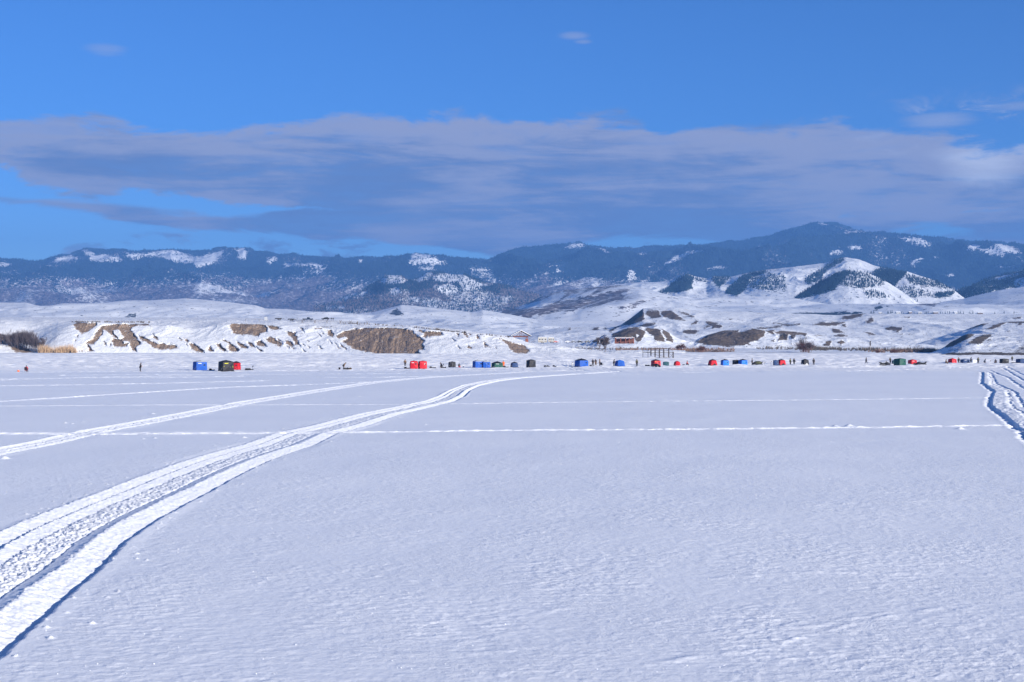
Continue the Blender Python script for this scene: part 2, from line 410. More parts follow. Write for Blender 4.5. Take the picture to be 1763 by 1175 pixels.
# ---- low ridge with white knolls in the middle distance
M2 = sheet('foothills', 540, 1040, 560, [([(500, 540), (1080, 540)], 6100),
           ([(500, 540), (560, 528), (600, 512), (630, 498), (648, 488), (665, 474), (690, 474), (703, 484), (718, 479), (735, 470), (752, 468), (775, 473), (800, 473), (815, 480), (840, 488), (862, 490), (890, 500), (930, 510), (980, 528), (1080, 540)], 7100)],
           [90], relief=(55, 700, 0.8), back=(900, 20), fine_n=(5, 90), seed=12, edge_keep=0.03)
px, py = jitter(M2, 3.5, 160)
sp = [cB(p) for p in [[(830, 345), (880, 285), (950, 285), (1020, 330), (990, 350), (900, 350)], [(1010, 300), (1080, 285), (1160, 262), (1200, 275), (1180, 310), (1150, 330), (1090, 345), (1060, 320)],
    [(1180, 300), (1250, 280), (1380, 280), (1450, 320), (1530, 345), (1600, 352), (1520, 375), (1430, 405), (1390, 385), (1370, 350), (1200, 330)], [(1200, 370), (1330, 350), (1370, 400), (1310, 432), (1240, 400)],
    [(520, 430), (560, 418), (640, 440), (600, 455)], [(640, 420), (760, 400), (740, 430), (660, 445)], [(905, 395), (960, 375), (970, 410), (920, 420)], [(1040, 440), (1090, 450), (1080, 462)], [(470, 505), (600, 500), (600, 520), (470, 518)],
    [(1180, 470), (1220, 470), (1210, 510), (1160, 500)]]]
sn = poly_mask(px, py, sp, 2.6)
pt = fbm(M2['X'] / 300, M2['Y'] / 600, 4, 55)
lowm = sstep(M2['PY'], 490, 520)
sn2 = sstep(pt + 0.2 * lowm, 0.1, 0.4)
brush = np.clip(0.95 - sn * 1.2 - sn2 * 0.7, 0, 1)
forest = np.clip(1 - sn * 0.95 - lowm * 0.9 - sn2 * 0.5 - 0.45 + pt, 0, 1) * 0.9
foot_mat = snow_mat('foothill_snow_and_scrub', fine=0.06, bump=0.4, bscale=5, forest=(0.018, 0.038, 0.055), brush=(0.20, 0.165, 0.19), fk=2.6, bw=0.45)
finish(M2, foot_mat, forest=forest, brush=brush)

# ---- broad white fans rising to the right
fan = [(700, 560), (800, 549), (850, 538), (880, 533), (905, 524), (930, 512), (950, 505), (972, 500), (1000, 498), (1023, 495), (1050, 492), (1080, 492), (1105, 496), (1130, 503), (1156, 511), (1190, 518), (1260, 521), (1330, 522), (1500, 524), (1580, 524), (1610, 522), (1660, 514), (1720, 500), (1763, 494), (1900, 486), (2030, 488)]
M3 = sheet('snowy_slopes', 690, 2030, 1100, [([(600, 590), (900, 586), (1100, 580), (2100, 575)], 2900), ([(600, 560), (820, 552), (900, 541), (1000, 528), (1100, 526), (1300, 530), (1500, 534), (1650, 531), (1763, 526), (2100, 522)], 3600), (fan, 4500)],
           [50, 70], relief=(52, 560, 0.5), back=(1300, 30), fine_n=(1.2, 90), seed=21, edge_keep=0.05, ridge=False)
px, py = jitter(M3, 2.0, 130)
bp = [cC(p) for p in [[(330, 590), (390, 560), (520, 540), (580, 515), (640, 520), (720, 505), (830, 500), (790, 540), (700, 560), (600, 578), (500, 585), (400, 600)],
    [(0, 650), (130, 635), (300, 600), (480, 585), (500, 600), (380, 640), (200, 645), (90, 665), (0, 680)], [(740, 590), (680, 612), (560, 640), (600, 620)],
    [(0, 560), (60, 560), (180, 520), (330, 512), (200, 560), (80, 590), (0, 620)], [(560, 540), (640, 505), (760, 470), (1000, 440), (1090, 440), (900, 462), (760, 482), (640, 520)], [(960, 490), (990, 470), (985, 500), (940, 520)]]] + \
    [cD(p) for p in [[(1030, 600), (1130, 585), (1180, 600), (1160, 618), (1050, 612)], [(940, 545), (1100, 560), (1200, 600), (1050, 600)]]]
bm = poly_mask(px, py, bp, 1.6)
fp_ = [cD(p) for p in [[(60, 668), (200, 666), (450, 655), (640, 655), (700, 660), (500, 685), (100, 682)], [(750, 625), (800, 612), (815, 635), (770, 645)], [(1180, 545), (1250, 520), (1300, 520), (1260, 560)]]] + [cB([(890, 558), (940, 512), (960, 520), (1000, 545), (1000, 560), (920, 562)])]
fm = poly_mask(px, py, fp_, 1.2)
sp_ = sstep(fbm(M3['X'] / 120, M3['Y'] / 300, 4, 60), 0.28, 0.5) * 0.32
whites = poly_mask(px, py, [cC(p) for p in [[(20, 630), (120, 560), (350, 512), (372, 525), (330, 572), (200, 628)], [(335, 582), (480, 500), (590, 492), (545, 540), (440, 568)], [(555, 548), (640, 505), (860, 462), (1092, 448), (1010, 492), (900, 542), (760, 560), (745, 530), (840, 498), (720, 505)], [(60, 700), (400, 640), (760, 585), (660, 620), (380, 690), (200, 705)]]], 2.2)
region = poly_mask(px, py, [cC([(-60, 660), (0, 530), (360, 490), (560, 478), (760, 462), (1000, 440), (1090, 445), (1000, 500), (760, 580), (560, 610), (380, 650), (100, 690), (-60, 700)])], 4)
bm = np.maximum(bm, region * 0.85) * (1 - whites * 0.95)
diag = fbm((M3['PX'] * 0.35 + M3['PY'] * 1.0) / 9.0, (M3['PX'] - M3['PY'] * 0.3) / 90.0, 4, 63)
stripe = sstep(diag, 0.05, 0.45) * 0.62 * sstep(-M3['PX'], -1230, -1120) * sstep(-M3['PY'], -560, -535)
finish(M3, snow_mat('slope_snow', fine=0.06, bump=0.35, bscale=2.5, brush=(0.22, 0.185, 0.2), forest=(0.02, 0.03, 0.035)), brush=np.clip(bm * 0.80 + sp_ * 0.9 + stripe, 0, 1), forest=fm * 0.9)

# ---- the cone-shaped hills on the right
hill_mat = snow_mat('cone_hill_snow', fine=0.07, bump=0.45, bscale=2.5, forest=(0.018, 0.038, 0.052), brush=(0.2, 0.17, 0.18))
def cone_hill(nm, x0, x1, nc, crest, foot, Df, Dc, seed, fpolys, spolys=(), rel=18, bp=()):
    S = sheet(nm, x0, x1, nc, [(foot, Df), (crest, Dc)], [100], relief=(rel, 330, 0.35), back=(450, 60), fine_n=(2.0, 45), seed=seed, edge_keep=0.03, bulge=0.10, ease=1.0)
    px, py = jitter(S, 2.0, 90)
    f = np.zeros(S['X'].shape)
    for P, w in fpolys: f = np.maximum(f, poly_mask(px, py, [P], 2.0) * w)
    for P in spolys: f = f * (1 - poly_mask(px, py, [P], 1.5) * 0.8)
    b = poly_mask(px, py, list(bp), 2) * 0.6 if bp else np.zeros(S['X'].shape)
    spk = sstep(fbm(S['X'] / 60, S['Y'] / 90, 4, seed + 3), 0.22, 0.5) * 0.3
    finish(S, hill_mat, forest=f * 0.85, brush=np.maximum(b, spk))
    return S
H1 = cone_hill('hill_far_right', 990, 1600, 620,
    [(990, 520), (1010, 502), (1035, 494), (1060, 490), (1100, 487), (1130, 486), (1156, 484), (1170, 478), (1181, 472), (1194, 476), (1217, 481), (1227, 477), (1258, 477), (1283, 471), (1310, 466), (1340, 463), (1382, 458), (1420, 453), (1438, 447), (1456, 443.5), (1479, 447), (1504, 457), (1543, 466), (1570, 490), (1600, 520)],
    [(980, 530), (1080, 536), (1200, 536), (1400, 532), (1610, 530)], 4700, 5600, 31,
    [(cC([(1080, 470), (1180, 400), (1230, 420), (1215, 480), (1220, 500), (1150, 520), (980, 535), (1040, 500)]), 0.95), (cC([(1350, 430), (1440, 415), (1480, 425), (1400, 500), (1370, 470)]), 0.7),
     (cC([(1440, 530), (1480, 480), (1560, 410), (1700, 380), (1720, 390), (1620, 430), (1580, 510), (1520, 550)]), 0.92), (cC([(1590, 430), (1720, 390), (1850, 420), (1850, 520), (1720, 515), (1600, 500)]), 0.38),
     (cD([(280, 440), (380, 380), (480, 310), (550, 287), (540, 312), (430, 380), (390, 440), (310, 480)]), 0.7), (cD([(740, 400), (800, 350), (900, 345), (960, 385), (940, 420), (890, 490), (800, 430)]), 0.9),
     (cC([(1230, 420), (1330, 450), (1310, 460), (1220, 440)]), 0.6)], (), 30, [cC([(1300, 400), (1480, 385), (1700, 362), (1850, 365), (1600, 395), (1420, 420)])])
H2 = cone_hill('hill_right', 1480, 1680, 260,
    [(1475, 500), (1502, 470), (1530, 467), (1558, 467), (1581, 474), (1600, 480), (1619, 487), (1642, 500), (1660, 514), (1680, 528)], [(1475, 540), (1690, 532)], 4400, 4900, 35,
    [(cD([(740, 400), (800, 375), (960, 378), (975, 400), (930, 440), (890, 490), (800, 440)]), 0.95), (cD([(950, 400), (1200, 450), (1290, 508), (1200, 500), (1000, 470)]), 0.52), (cD([(900, 480), (1050, 500), (1240, 560), (1000, 560), (930, 520)]), 0.3), (cD([(1170, 530), (1290, 515), (1280, 550), (1180, 560)]), 0.8)])
H3 = cone_hill('hill_front', 1330, 1600, 400,
    [(1320, 534), (1345, 526), (1359, 521), (1384, 503), (1405, 490), (1428, 477), (1445, 470), (1462, 466.5), (1476, 466.5), (1490, 469), (1504, 474.6), (1530, 487), (1555, 504), (1578, 523), (1600, 536)], [(1320, 541), (1610, 541)], 3900, 4400, 38,
    [(cD([(150, 600), (280, 510), (350, 460), (450, 402), (560, 378), (600, 385), (520, 460), (490, 505), (380, 535), (270, 560)]), 0.97), (cD([(500, 392), (560, 380), (750, 398), (850, 455), (800, 480), (650, 500), (540, 480), (470, 470)]), 0.36), (cD([(660, 500), (780, 520), (860, 560), (800, 570), (700, 560)]), 0.25),
     (cD([(750, 635), (790, 612), (820, 635)]), 0.8)])
H4 = cone_hill('hill_edge_right', 1580, 2030, 460,
    [(1570, 536), (1601, 525), (1640, 504), (1670, 492.5), (1690, 483), (1708, 477), (1735, 472), (1763, 466), (1820, 452), (1900, 462), (2030, 500)], [(1570, 537), (1660, 528), (1763, 521), (2040, 520)], 4600, 5400, 42,
    [(cD([(1100, 615), (1300, 485), (1450, 425), (1560, 405), (1763, 380), (1950, 340), (1950, 480), (1763, 470), (1700, 490), (1600, 510), (1400, 560), (1180, 605)]), 0.85)],
    [cD([(1530, 440), (1600, 415), (1725, 398), (1720, 410), (1600, 440)]), cD([(1700, 440), (1763, 425), (1800, 470), (1763, 475), (1690, 480)])], 36)

# ---- smooth white hills behind the left bluff
crL2 = cA([(-600, 470), (0, 475), (180, 478), (270, 500), (330, 498), (420, 480), (540, 480), (700, 478), (850, 463), (1000, 462), (1250, 448), (1350, 455), (1550, 475)]) + \
    cB([(0, 495), (60, 515), (200, 520), (450, 540), (700, 550), (780, 543), (850, 525), (980, 495), (1100, 505), (1200, 515), (1350, 530), (1450, 540), (1490, 535), (1530, 525), (1600, 535), (1763, 565), (1900, 590), (2400, 600)])
L2 = sheet('white_hills', -260, 1100, 1200, [([(-300, 562), (1100, 582)], 2100), ([(-300, 545), (200, 545), (600, 552), (800, 560), (1100, 575)], 2400), (crL2, 2900)],
           [40, 70], relief=(30, 300, 0.6), back=(1000, 10), fine_n=(0.8, 40), seed=51, edge_keep=0.04, ridge=False)
px, py = jitter(L2, 1.2, 60)
f = poly_mask(px, py, [cB([(895, 555), (930, 525), (955, 512), (975, 530), (1000, 550), (1005, 560), (930, 560)]), cA([(840, 580), (870, 550), (915, 550), (915, 570), (870, 585)])], 1.2)
spk = sstep(fbm(L2['X'] / 45, L2['Y'] / 70, 4, 54), 0.30, 0.55) * 0.28
finish(L2, snow_mat('white_hill_snow', fine=0.12, bump=0.3, bscale=1.0, brush=(0.25, 0.22, 0.22), forest=(0.05, 0.07, 0.10)), forest=f * 0.8, brush=np.maximum(spk, 0))

# ================================================================ near hills on the right, brown where the wind bares them
cE = lambda p: Z(p, 980, 540, 6.78)
cF = lambda p: Z(p, 1180, 540, 6.296)
cG = lambda p: Z(p, 1420, 540, 5.14)
dark_a, dark_b = (0.23, 0.175, 0.135), (0.105, 0.085, 0.072)
near_mat = snow_mat('near_hill_snow', dirt_a=dark_a, dirt_b=dark_b, fine=0.45, bump=0.4, bscale=0.8, brush=(0.22, 0.18, 0.15), forest=(0.06, 0.055, 0.05))
L5 = sheet('badland_hills', 830, 2030, 1500, [([(800, 601), (2100, 601)], 1330), ([(800, 592), (930, 584), (1000, 580), (1060, 578), (1180, 574), (1400, 570), (2100, 570)], 1480),
    ([(800, 598), (860, 592), (880, 587), (905, 577), (932, 571), (957, 566), (978, 563), (1001, 563.5), (1030, 563), (1050, 565), (1069, 560), (1085, 549), (1098, 538), (1107, 531.5), (1125, 530), (1161, 529.5), (1190, 534), (1219, 536), (1313, 538), (1440, 543), (1491, 540), (1543, 541), (1763, 541), (1900, 545), (2030, 545)], 1720)],
    [60, 80], relief=(7, 150, 0.6), back=(500, 10), fine_n=(0.8, 22), seed=61, edge_keep=0.05)
px, py = jitter(L5, 3.4, 18)
bp = [cC([(740, 748), (790, 715), (890, 632), (900, 700), (885, 722), (790, 742)]), cC([(925, 645), (990, 650), (1012, 690), (950, 697), (905, 670)]), cC([(1005, 655), (1080, 650), (1120, 680), (1175, 712), (1110, 705), (1030, 692)]), cC([(1130, 655), (1190, 668), (1235, 690), (1180, 680)])] + \
    [cE(p) for p in [[(1430, 125), (1470, 88), (1505, 95), (1450, 122)], [(1560, 165), (1640, 128), (1600, 98), (1640, 98), (1730, 120), (1650, 150)], [(1660, 140), (1763, 130), (1790, 150), (1763, 172), (1680, 165)], [(1320, 212), (1380, 190), (1480, 188), (1515, 212), (1420, 228), (1340, 226)],
     [(255, 192), (300, 165), (345, 155), (335, 175), (300, 192)], [(400, 182), (450, 150), (505, 130), (490, 152), (430, 184)], [(0, 165), (20, 175), (20, 190), (0, 190)], [(820, 150), (900, 120), (1000, 105), (1000, 120), (900, 150)], [(470, 205), (560, 150), (620, 140), (560, 180), (480, 215)]]] + \
    [cF(p) for p in [[(1580, 165), (1640, 168), (1725, 205), (1600, 202)], [(1615, 240), (1660, 225), (1763, 245), (1640, 252)], [(1385, 122), (1460, 95), (1560, 92), (1722, 95), (1640, 135), (1560, 142), (1480, 132)], [(1698, 115), (1740, 118), (1742, 148), (1715, 142)],
     [(955, 108), (1245, 115), (1235, 132), (1100, 132)], [(760, 165), (850, 150), (1045, 138), (900, 162)], [(1680, 48), (1763, 22), (1840, 10), (1800, 45), (1710, 62)], [(225, 92), (345, 105), (300, 122), (195, 165), (262, 120)], [(280, 135), (375, 122), (362, 152), (290, 162)],
     [(435, 58), (505, 58), (495, 74)], [(0, 185), (60, 172), (145, 190), (120, 217), (20, 217)]]] + \
    [cG(p) for p in [[(140, 45), (250, 5), (370, -5), (320, 25), (200, 52)], [(355, 75), (380, 60), (412, 32), (442, 60), (430, 76), (385, 82)], [(535, 130), (600, 120), (685, 124), (680, 147), (650, 166), (600, 155), (550, 146)], [(645, 180), (692, 180), (680, 190)], [(345, 165), (400, 168), (448, 192), (400, 192)], [(705, 30), (755, 30), (750, 36)], [(1670, 42), (1740, 38), (1740, 48), (1680, 50)]]]
bm = poly_mask(px, py, bp, 2.0) * (0.95 + 0.6 * fbm(L5['X'] / 12, L5['Y'] / 20, 4, 109)) * 1.35
spk = sstep(fbm(L5['X'] / 12, L5['Y'] / 16, 5, 65), 0.12, 0.5) * (0.36 + 0.16 * sstep(L5['PX'], 900, 960) * sstep(-L5['PX'], -1030, -980))
finish(L5, near_mat, bare=bm * 0.92, brush=np.clip(spk, 0, 1))

L5b = sheet('brown_mounds', 985, 1640, 1000, [([(980, 600), (1640, 602)], 985),
    ([(980, 600), (1010, 592), (1030, 583), (1042, 576), (1054, 575), (1068, 569), (1082, 564), (1105, 562), (1120, 566), (1139, 566), (1150, 572), (1162, 580), (1180, 588), (1196, 589), (1205, 583), (1220, 576.5), (1243, 570), (1270, 568.5), (1291, 566), (1316, 569), (1331, 568.6), (1370, 572), (1402, 576), (1434, 580), (1470, 582), (1520, 590), (1600, 598), (1640, 601)], 1075)],
    [110], relief=(4.0, 60, 0.7), back=(200, 6), fine_n=(0.5, 12), seed=71, edge_keep=0.05, bulge=0.08)
px, py = jitter(L5b, 3.4, 11)
bp = [cE(p) for p in [[(495, 245), (600, 200), (690, 165), (780, 150), (850, 175), (890, 230), (870, 265), (830, 310), (800, 350), (770, 320), (750, 285), (600, 285), (510, 285)], [(885, 190), (930, 158), (1010, 158), (1060, 190), (1090, 260), (1120, 330), (1000, 325), (970, 280), (930, 230)],
    [(1085, 170), (1150, 185), (1200, 290), (1218, 332), (1140, 312), (1100, 240)], [(275, 320), (370, 215), (405, 235), (330, 335), (290, 335)]]] + \
    [cF(p) for p in [[(125, 310), (250, 228), (400, 185), (572, 180), (560, 215), (620, 198), (740, 158), (800, 175), (862, 188), (855, 240), (780, 290), (700, 312), (640, 350), (440, 350), (200, 335)], [(868, 192), (950, 172), (972, 222), (900, 205)], [(968, 198), (1080, 180), (1200, 198), (1205, 238), (1120, 230), (1000, 218)],
    [(1032, 218), (1112, 222), (1112, 292), (1012, 297)], [(1138, 232), (1188, 238), (1184, 278), (1142, 272)], [(1188, 200), (1322, 212), (1312, 242), (1200, 228)], [(1398, 212), (1505, 240), (1420, 242)], [(1492, 335), (1520, 305), (1565, 287), (1582, 300), (1562, 358), (1508, 360)], [(1660, 318), (1700, 298), (1735, 318), (1690, 340)], [(930, 300), (970, 285), (965, 310)]]]
bm = poly_mask(px, py, bp, 1.8) * (0.95 + 0.6 * fbm(L5b['X'] / 7, L5b['Y'] / 12, 4, 109)) * 1.35
holes = poly_mask(px, py, [cE([(770, 240), (830, 250), (800, 280)]), cE([(900, 255), (985, 255), (985, 320), (880, 330), (850, 310)])], 0.8)
spk = sstep(fbm(L5b['X'] / 9, L5b['Y'] / 14, 4, 75), 0.2, 0.5) * 0.42
finish(L5b, near_mat, bare=np.clip(bm * 0.86 - holes, 0, 1), brush=spk)

L6b = sheet('right_ridge', 1540, 2030, 520, [([(1540, 606), (2030, 606)], 1080), ([(1530, 602), (1560, 598), (1600, 586), (1630, 577), (1661, 568), (1692, 557.5), (1720, 555), (1763, 553.5), (1900, 550), (2030, 560)], 1300)],
    [90], relief=(4, 80, 0.6), back=(250, 8), fine_n=(0.5, 14), seed=81, edge_keep=0.05)
px, py = jitter(L6b, 2.6, 12)
bm = poly_mask(px, py, [cG(p) for p in [[(1235, 152), (1330, 108), (1400, 88), (1455, 86), (1400, 112), (1300, 137)], [(1425, 142), (1500, 100), (1610, 72), (1560, 112), (1480, 142)], [(1600, 68), (1763, 66), (1900, 60), (1900, 90), (1763, 88), (1700, 112), (1720, 88), (1640, 82)], [(1600, 160), (1640, 153), (1650, 162)]]], 1.8) * 1.1
spk = sstep(fbm(L6b['X'] / 12, L6b['Y'] / 20, 4, 85), 0.25, 0.55) * 0.35
finish(L6b, near_mat, bare=bm * 0.92, brush=spk)
L6a = sheet('right_bluff', 1595, 2030, 620, [([(1590, 611.5), (1650, 613), (1763, 613.5), (2030, 614)], [(1590, 625), (1650, 595), (2030, 560)]), ([(1595, 611), (1605, 609), (1614, 604), (1626, 598), (1636, 590), (1650, 583), (1660, 577), (1667, 575), (1690, 575.5), (1708, 575.5), (1763, 574), (1850, 570), (1950, 572), (2030, 580)], 760)],
    [110], relief=(1.6, 30, 0.7), back=(160, 2), fine_n=(0.25, 7), seed=91, edge_keep=0.05, bulge=0.12)
px, py = jitter(L6a, 2.6, 6)
bm = poly_mask(px, py, [cG(p) for p in [[(1062, 305), (1090, 258), (1180, 214), (1210, 188), (1290, 178), (1325, 190), (1250, 232), (1180, 268), (1090, 302)], [(1265, 268), (1340, 210), (1400, 190), (1485, 186), (1440, 222), (1380, 268)], [(1015, 320), (1035, 285), (1062, 285), (1050, 310)], [(1430, 240), (1470, 225), (1475, 240)]]], 1.8) * 1.1
foot = poly_mask(px, py, [cG([(975, 365), (1150, 346), (1300, 342), (1500, 346), (1763, 350), (2400, 350), (2400, 395), (1763, 392), (1300, 392), (1150, 385)])], 0.8)
spk = sstep(fbm(L6a['X'] / 3.2, L6a['Y'] / 6, 4, 95), 0.1, 0.4) * 0.50
br = poly_mask(px, py, [cG([(1640, 360), (1763, 270), (1900, 250), (1900, 360)])], 1.5) * 0.5
finish(L6a, snow_mat('right_bluff_snow', dirt_a=(0.20, 0.165, 0.135), dirt_b=(0.10, 0.085, 0.075), fine=0.9, bump=0.4, bscale=0.3, brush=(0.16, 0.13, 0.11)), bare=np.clip(bm * 0.95 + foot * 1.0, 0, 1), brush=np.maximum(spk, br))

# ================================================================ the bluff on the left shore
cH = lambda p: Z(p, 0, 520, 5.877)
cI = lambda p: Z(p, 280, 520, 5.877)
cJ = lambda p: Z(p, 560, 520, 5.877)
cK = lambda p: Z(p, 780, 540, 6.78)
footL = [(-300, 607), (560, 607), (590, 607.5), (611, 603.5), (640, 608), (665, 611), (690, 612.5), (728, 613), (745, 612), (800, 611), (900, 611), (1000, 610.5), (1100, 609.5), (1180, 609)]
rimL = [(-300, 572), (0, 574), (15, 578), (30, 586), (45, 594), (60, 592), (80, 580), (100, 568), (120, 561), (140, 557.5), (165, 557), (200, 559), (250, 559), (290, 563), (330, 566), (370, 562), (395, 560), (460, 560), (520, 563), (560, 566), (590, 568), (640, 565), (710, 567), (760, 570), (800, 573), (831, 577), (860, 582), (880, 588), (905, 594), (920, 596), (957, 598), (979, 601.5), (1001, 604), (1040, 607.5), (1120, 606), (1180, 608)]
topL = [(-300, 553), (200, 553), (450, 554), (570, 553.5), (600, 556), (660, 560), (700, 562), (780, 568), (831, 575.4), (860, 578), (876, 581), (905, 590), (920, 593), (957, 596), (979, 600), (1001, 602.8), (1040, 607), (1083, 605), (1113, 605), (1157, 603.5), (1180, 606)]
backL = [(-300, 546), (400, 547), (560, 551), (600, 555), (660, 560.5), (700, 563), (780, 569.5), (900, 592), (1000, 604), (1180, 607)]
D0 = 4.0
def offD(d, lo=0): return [(x, y + d) for x, y in [(-300, 735), (150, 735), (400, 722), (600, 700), (740, 672), (900, 655), (1100, 650), (1180, 650)]]
footL = [(x, HOR + CH * FP / D + 0.3) for x, D in offD(0)]
L1 = sheet('bluff', -300, 1180, 2300, [([(x, y + 1.2) for x, y in footL], offD(-8)), (rimL, offD(25)), (topL, offD(85)), (backL, offD(420))],
           [110, 26, 20], relief=(1.3, 26, 1.0), back=(500, -2), fine_n=(0.22, 5), seed=101, edge_keep=0.0, ease=[0.85, 0.8, 1.0], smooth=16)
px, py = jitter(L1, 2.6, 4.0)
bp = [cH(p) for p in [[(742, 238), (770, 206), (860, 212), (965, 212), (972, 235), (930, 260), (880, 300), (830, 328), (790, 300), (765, 275)],
    [(1040, 238), (1180, 224), (1330, 228), (1500, 222), (1522, 247), (1490, 238), (1385, 242), (1330, 257), (1318, 290), (1360, 330), (1400, 400), (1424, 430), (1372, 450), (1377, 512), (1330, 480), (1310, 440), (1300, 400), (1282, 444), (1210, 464), (1150, 452), (1118, 400), (1140, 372), (1180, 378), (1230, 388), (1160, 362), (1130, 342), (1060, 290), (1040, 280), (1030, 330), (980, 380), (942, 432), (880, 424), (868, 410), (930, 370), (990, 280)],
    [(1398, 343), (1460, 358), (1530, 400), (1600, 428), (1650, 418), (1690, 438), (1763, 438), (1800, 450), (1763, 472), (1690, 478), (1600, 483), (1530, 452), (1480, 412), (1420, 388)], [(1538, 322), (1603, 375), (1590, 388), (1550, 362)],
    [(-600, 300), (0, 328), (60, 342), (140, 388), (210, 438), (290, 488), (340, 516), (150, 516), (110, 470), (60, 430), (0, 420), (-600, 400)], [(1036, 398), (1050, 398), (1072, 440), (1055, 440)], [(1100, 420), (1112, 420), (1120, 448), (1108, 448)], [(868, 420), (900, 438), (935, 498), (900, 502), (875, 450)], [(780, 490), (940, 492), (940, 500), (780, 500)],
    [(760, 338), (790, 340), (785, 352)], [(745, 385), (770, 390), (760, 400)], [(385, 360), (440, 385), (435, 402), (400, 385)]]] + \
    [cI(p) for p in [[(0, 420), (50, 440), (80, 430), (155, 455), (150, 465), (60, 482), (0, 477)], [(262, 412), (300, 418), (402, 485), (412, 512), (340, 507), (288, 475)], [(158, 362), (202, 385), (180, 392)], [(215, 362), (262, 390), (240, 412)], [(236, 430), (262, 440), (255, 452)], [(448, 482), (480, 448), (518, 502), (460, 502)],
    [(538, 428), (580, 418), (600, 460), (652, 500), (610, 508), (560, 470)], [(588, 383), (640, 383), (700, 428), (772, 485), (740, 502), (690, 498), (650, 470), (670, 430)], [(748, 398), (862, 455), (850, 472), (780, 468)], [(853, 413), (910, 423), (932, 462), (890, 458)], [(938, 453), (1012, 500), (980, 503)], [(948, 410), (990, 385), (1005, 410), (1052, 447), (1000, 453), (948, 436)],
    [(668, 240), (700, 222), (850, 222), (1030, 232), (1052, 258), (1052, 302), (985, 318), (970, 348), (880, 333), (790, 333), (710, 318)], [(1058, 236), (1110, 240), (1205, 270), (1130, 288), (1070, 262)], [(1028, 370), (1060, 370), (1090, 348), (1150, 388), (1218, 425), (1180, 462), (1130, 432), (1080, 412)], [(1158, 368), (1205, 402), (1180, 402)],
    [(1232, 388), (1290, 398), (1335, 442), (1300, 458), (1250, 422)], [(1248, 298), (1320, 308), (1352, 306), (1335, 330), (1368, 360), (1362, 390), (1393, 458), (1340, 432), (1320, 380), (1270, 332)], [(1383, 248), (1412, 263), (1433, 308), (1400, 282)], [(1658, 288), (1700, 288), (1732, 330), (1715, 362), (1680, 342)], [(1558, 308), (1603, 352), (1580, 342)],
    [(1600, 305), (1632, 318), (1620, 328)], [(1240, 448), (1282, 455), (1270, 466)], [(1305, 460), (1340, 465), (1320, 475)], [(1530, 262), (1610, 268), (1600, 278), (1535, 272)], [(1460, 385), (1480, 405), (1472, 410)], [(1465, 445), (1490, 460), (1478, 470)], [(1565, 440), (1612, 472), (1600, 474)], [(1680, 390), (1712, 425), (1700, 422)], [(1410, 425), (1440, 438), (1430, 445)], [(1410, 480), (1450, 502), (1440, 506)], [(1750, 335), (1763, 335), (1763, 365)]]] + \
    [cJ(p) for p in [[(108, 347), (160, 308), (300, 276), (500, 260), (700, 266), (880, 282), (897, 320), (950, 350), (1003, 390), (982, 430), (1003, 482), (950, 482), (936, 492), (978, 549), (700, 549), (540, 528), (440, 513), (300, 484), (198, 422), (168, 402), (222, 372), (190, 347), (130, 372)],
    [(918, 288), (990, 292), (1180, 306), (1192, 330), (1100, 348), (1050, 358), (1030, 343), (1010, 362), (975, 352), (1000, 320)], [(18, 288), (60, 293), (87, 330), (70, 363), (40, 342)], [(1325, 316), (1350, 318), (1348, 347), (1330, 342)], [(1398, 322), (1442, 328), (1447, 362), (1420, 350)], [(1450, 322), (1480, 326), (1470, 336)], [(1522, 336), (1540, 340), (1562, 372), (1530, 372)],
    [(1433, 440), (1493, 465), (1480, 478), (1438, 462)], [(1278, 370), (1312, 395), (1300, 398)], [(1325, 445), (1375, 470), (1365, 476)], [(145, 425), (215, 475), (205, 486), (150, 445)], [(28, 385), (72, 422), (62, 424)], [(90, 410), (150, 470), (140, 472)], [(1600, 392), (1640, 440), (1680, 465), (1670, 470), (1610, 440)], [(1718, 452), (1735, 470), (1722, 470)], [(740, 550), (1000, 553), (1100, 568), (900, 562)], [(1000, 572), (1280, 572), (1290, 582), (1100, 585), (960, 578)]]] + \
    [cK(p) for p in [[(528, 297), (600, 306), (700, 340), (830, 370), (892, 428), (862, 470), (750, 462), (690, 440), (640, 385), (600, 335)], [(868, 418), (895, 430), (885, 448)], [(270, 258), (300, 268), (300, 296), (275, 285)], [(120, 232), (170, 238), (165, 262), (135, 255)], [(40, 228), (68, 232), (62, 262), (45, 255)], [(360, 320), (400, 370), (440, 402), (430, 405), (385, 370)], [(365, 370), (385, 395), (370, 398)], [(600, 262), (680, 265), (670, 276), (610, 275)]]]
bm = poly_mask(px, py, bp, 1.5)
bm = bm * (0.93 + 0.5 * fbm(L1['X'] / 4.0, L1['Z'] / 1.8 + L1['Y'] / 9, 4, 109))
bm = bm * (1 - poly_mask(px, py, [cH([(1148, 290), (1190, 276), (1225, 320), (1250, 362), (1200, 372), (1150, 332)]), cH([(1240, 395), (1290, 398), (1290, 420), (1250, 425)]), cH([(60, 338), (100, 345), (190, 395), (330, 490), (320, 500), (180, 405), (50, 350)])], 0.6))
spk = sstep(fbm(L1['X'] / 3.0, L1['Y'] / 5 + L1['Z'] / 2, 4, 105), 0.28, 0.55) * 0.33 * sstep(L1['T'], 0.05, 0.2)
spk = np.maximum(spk, poly_mask(px, py, [cJ([(120, 345), (300, 262), (330, 270), (200, 330)]), cI([(1600, 245), (1763, 250), (1763, 262), (1600, 260)])], 1) * 0.55)
up = np.zeros_like(bm); up[:-4] = bm[4:]
turf = np.clip((bm > 0.45) * (1 - np.clip(up * 1.6, 0, 1)), 0, 1) * np.where(L1['T'] < 0.4, 1, 0)
cut = np.clip(bm, 0, 1)
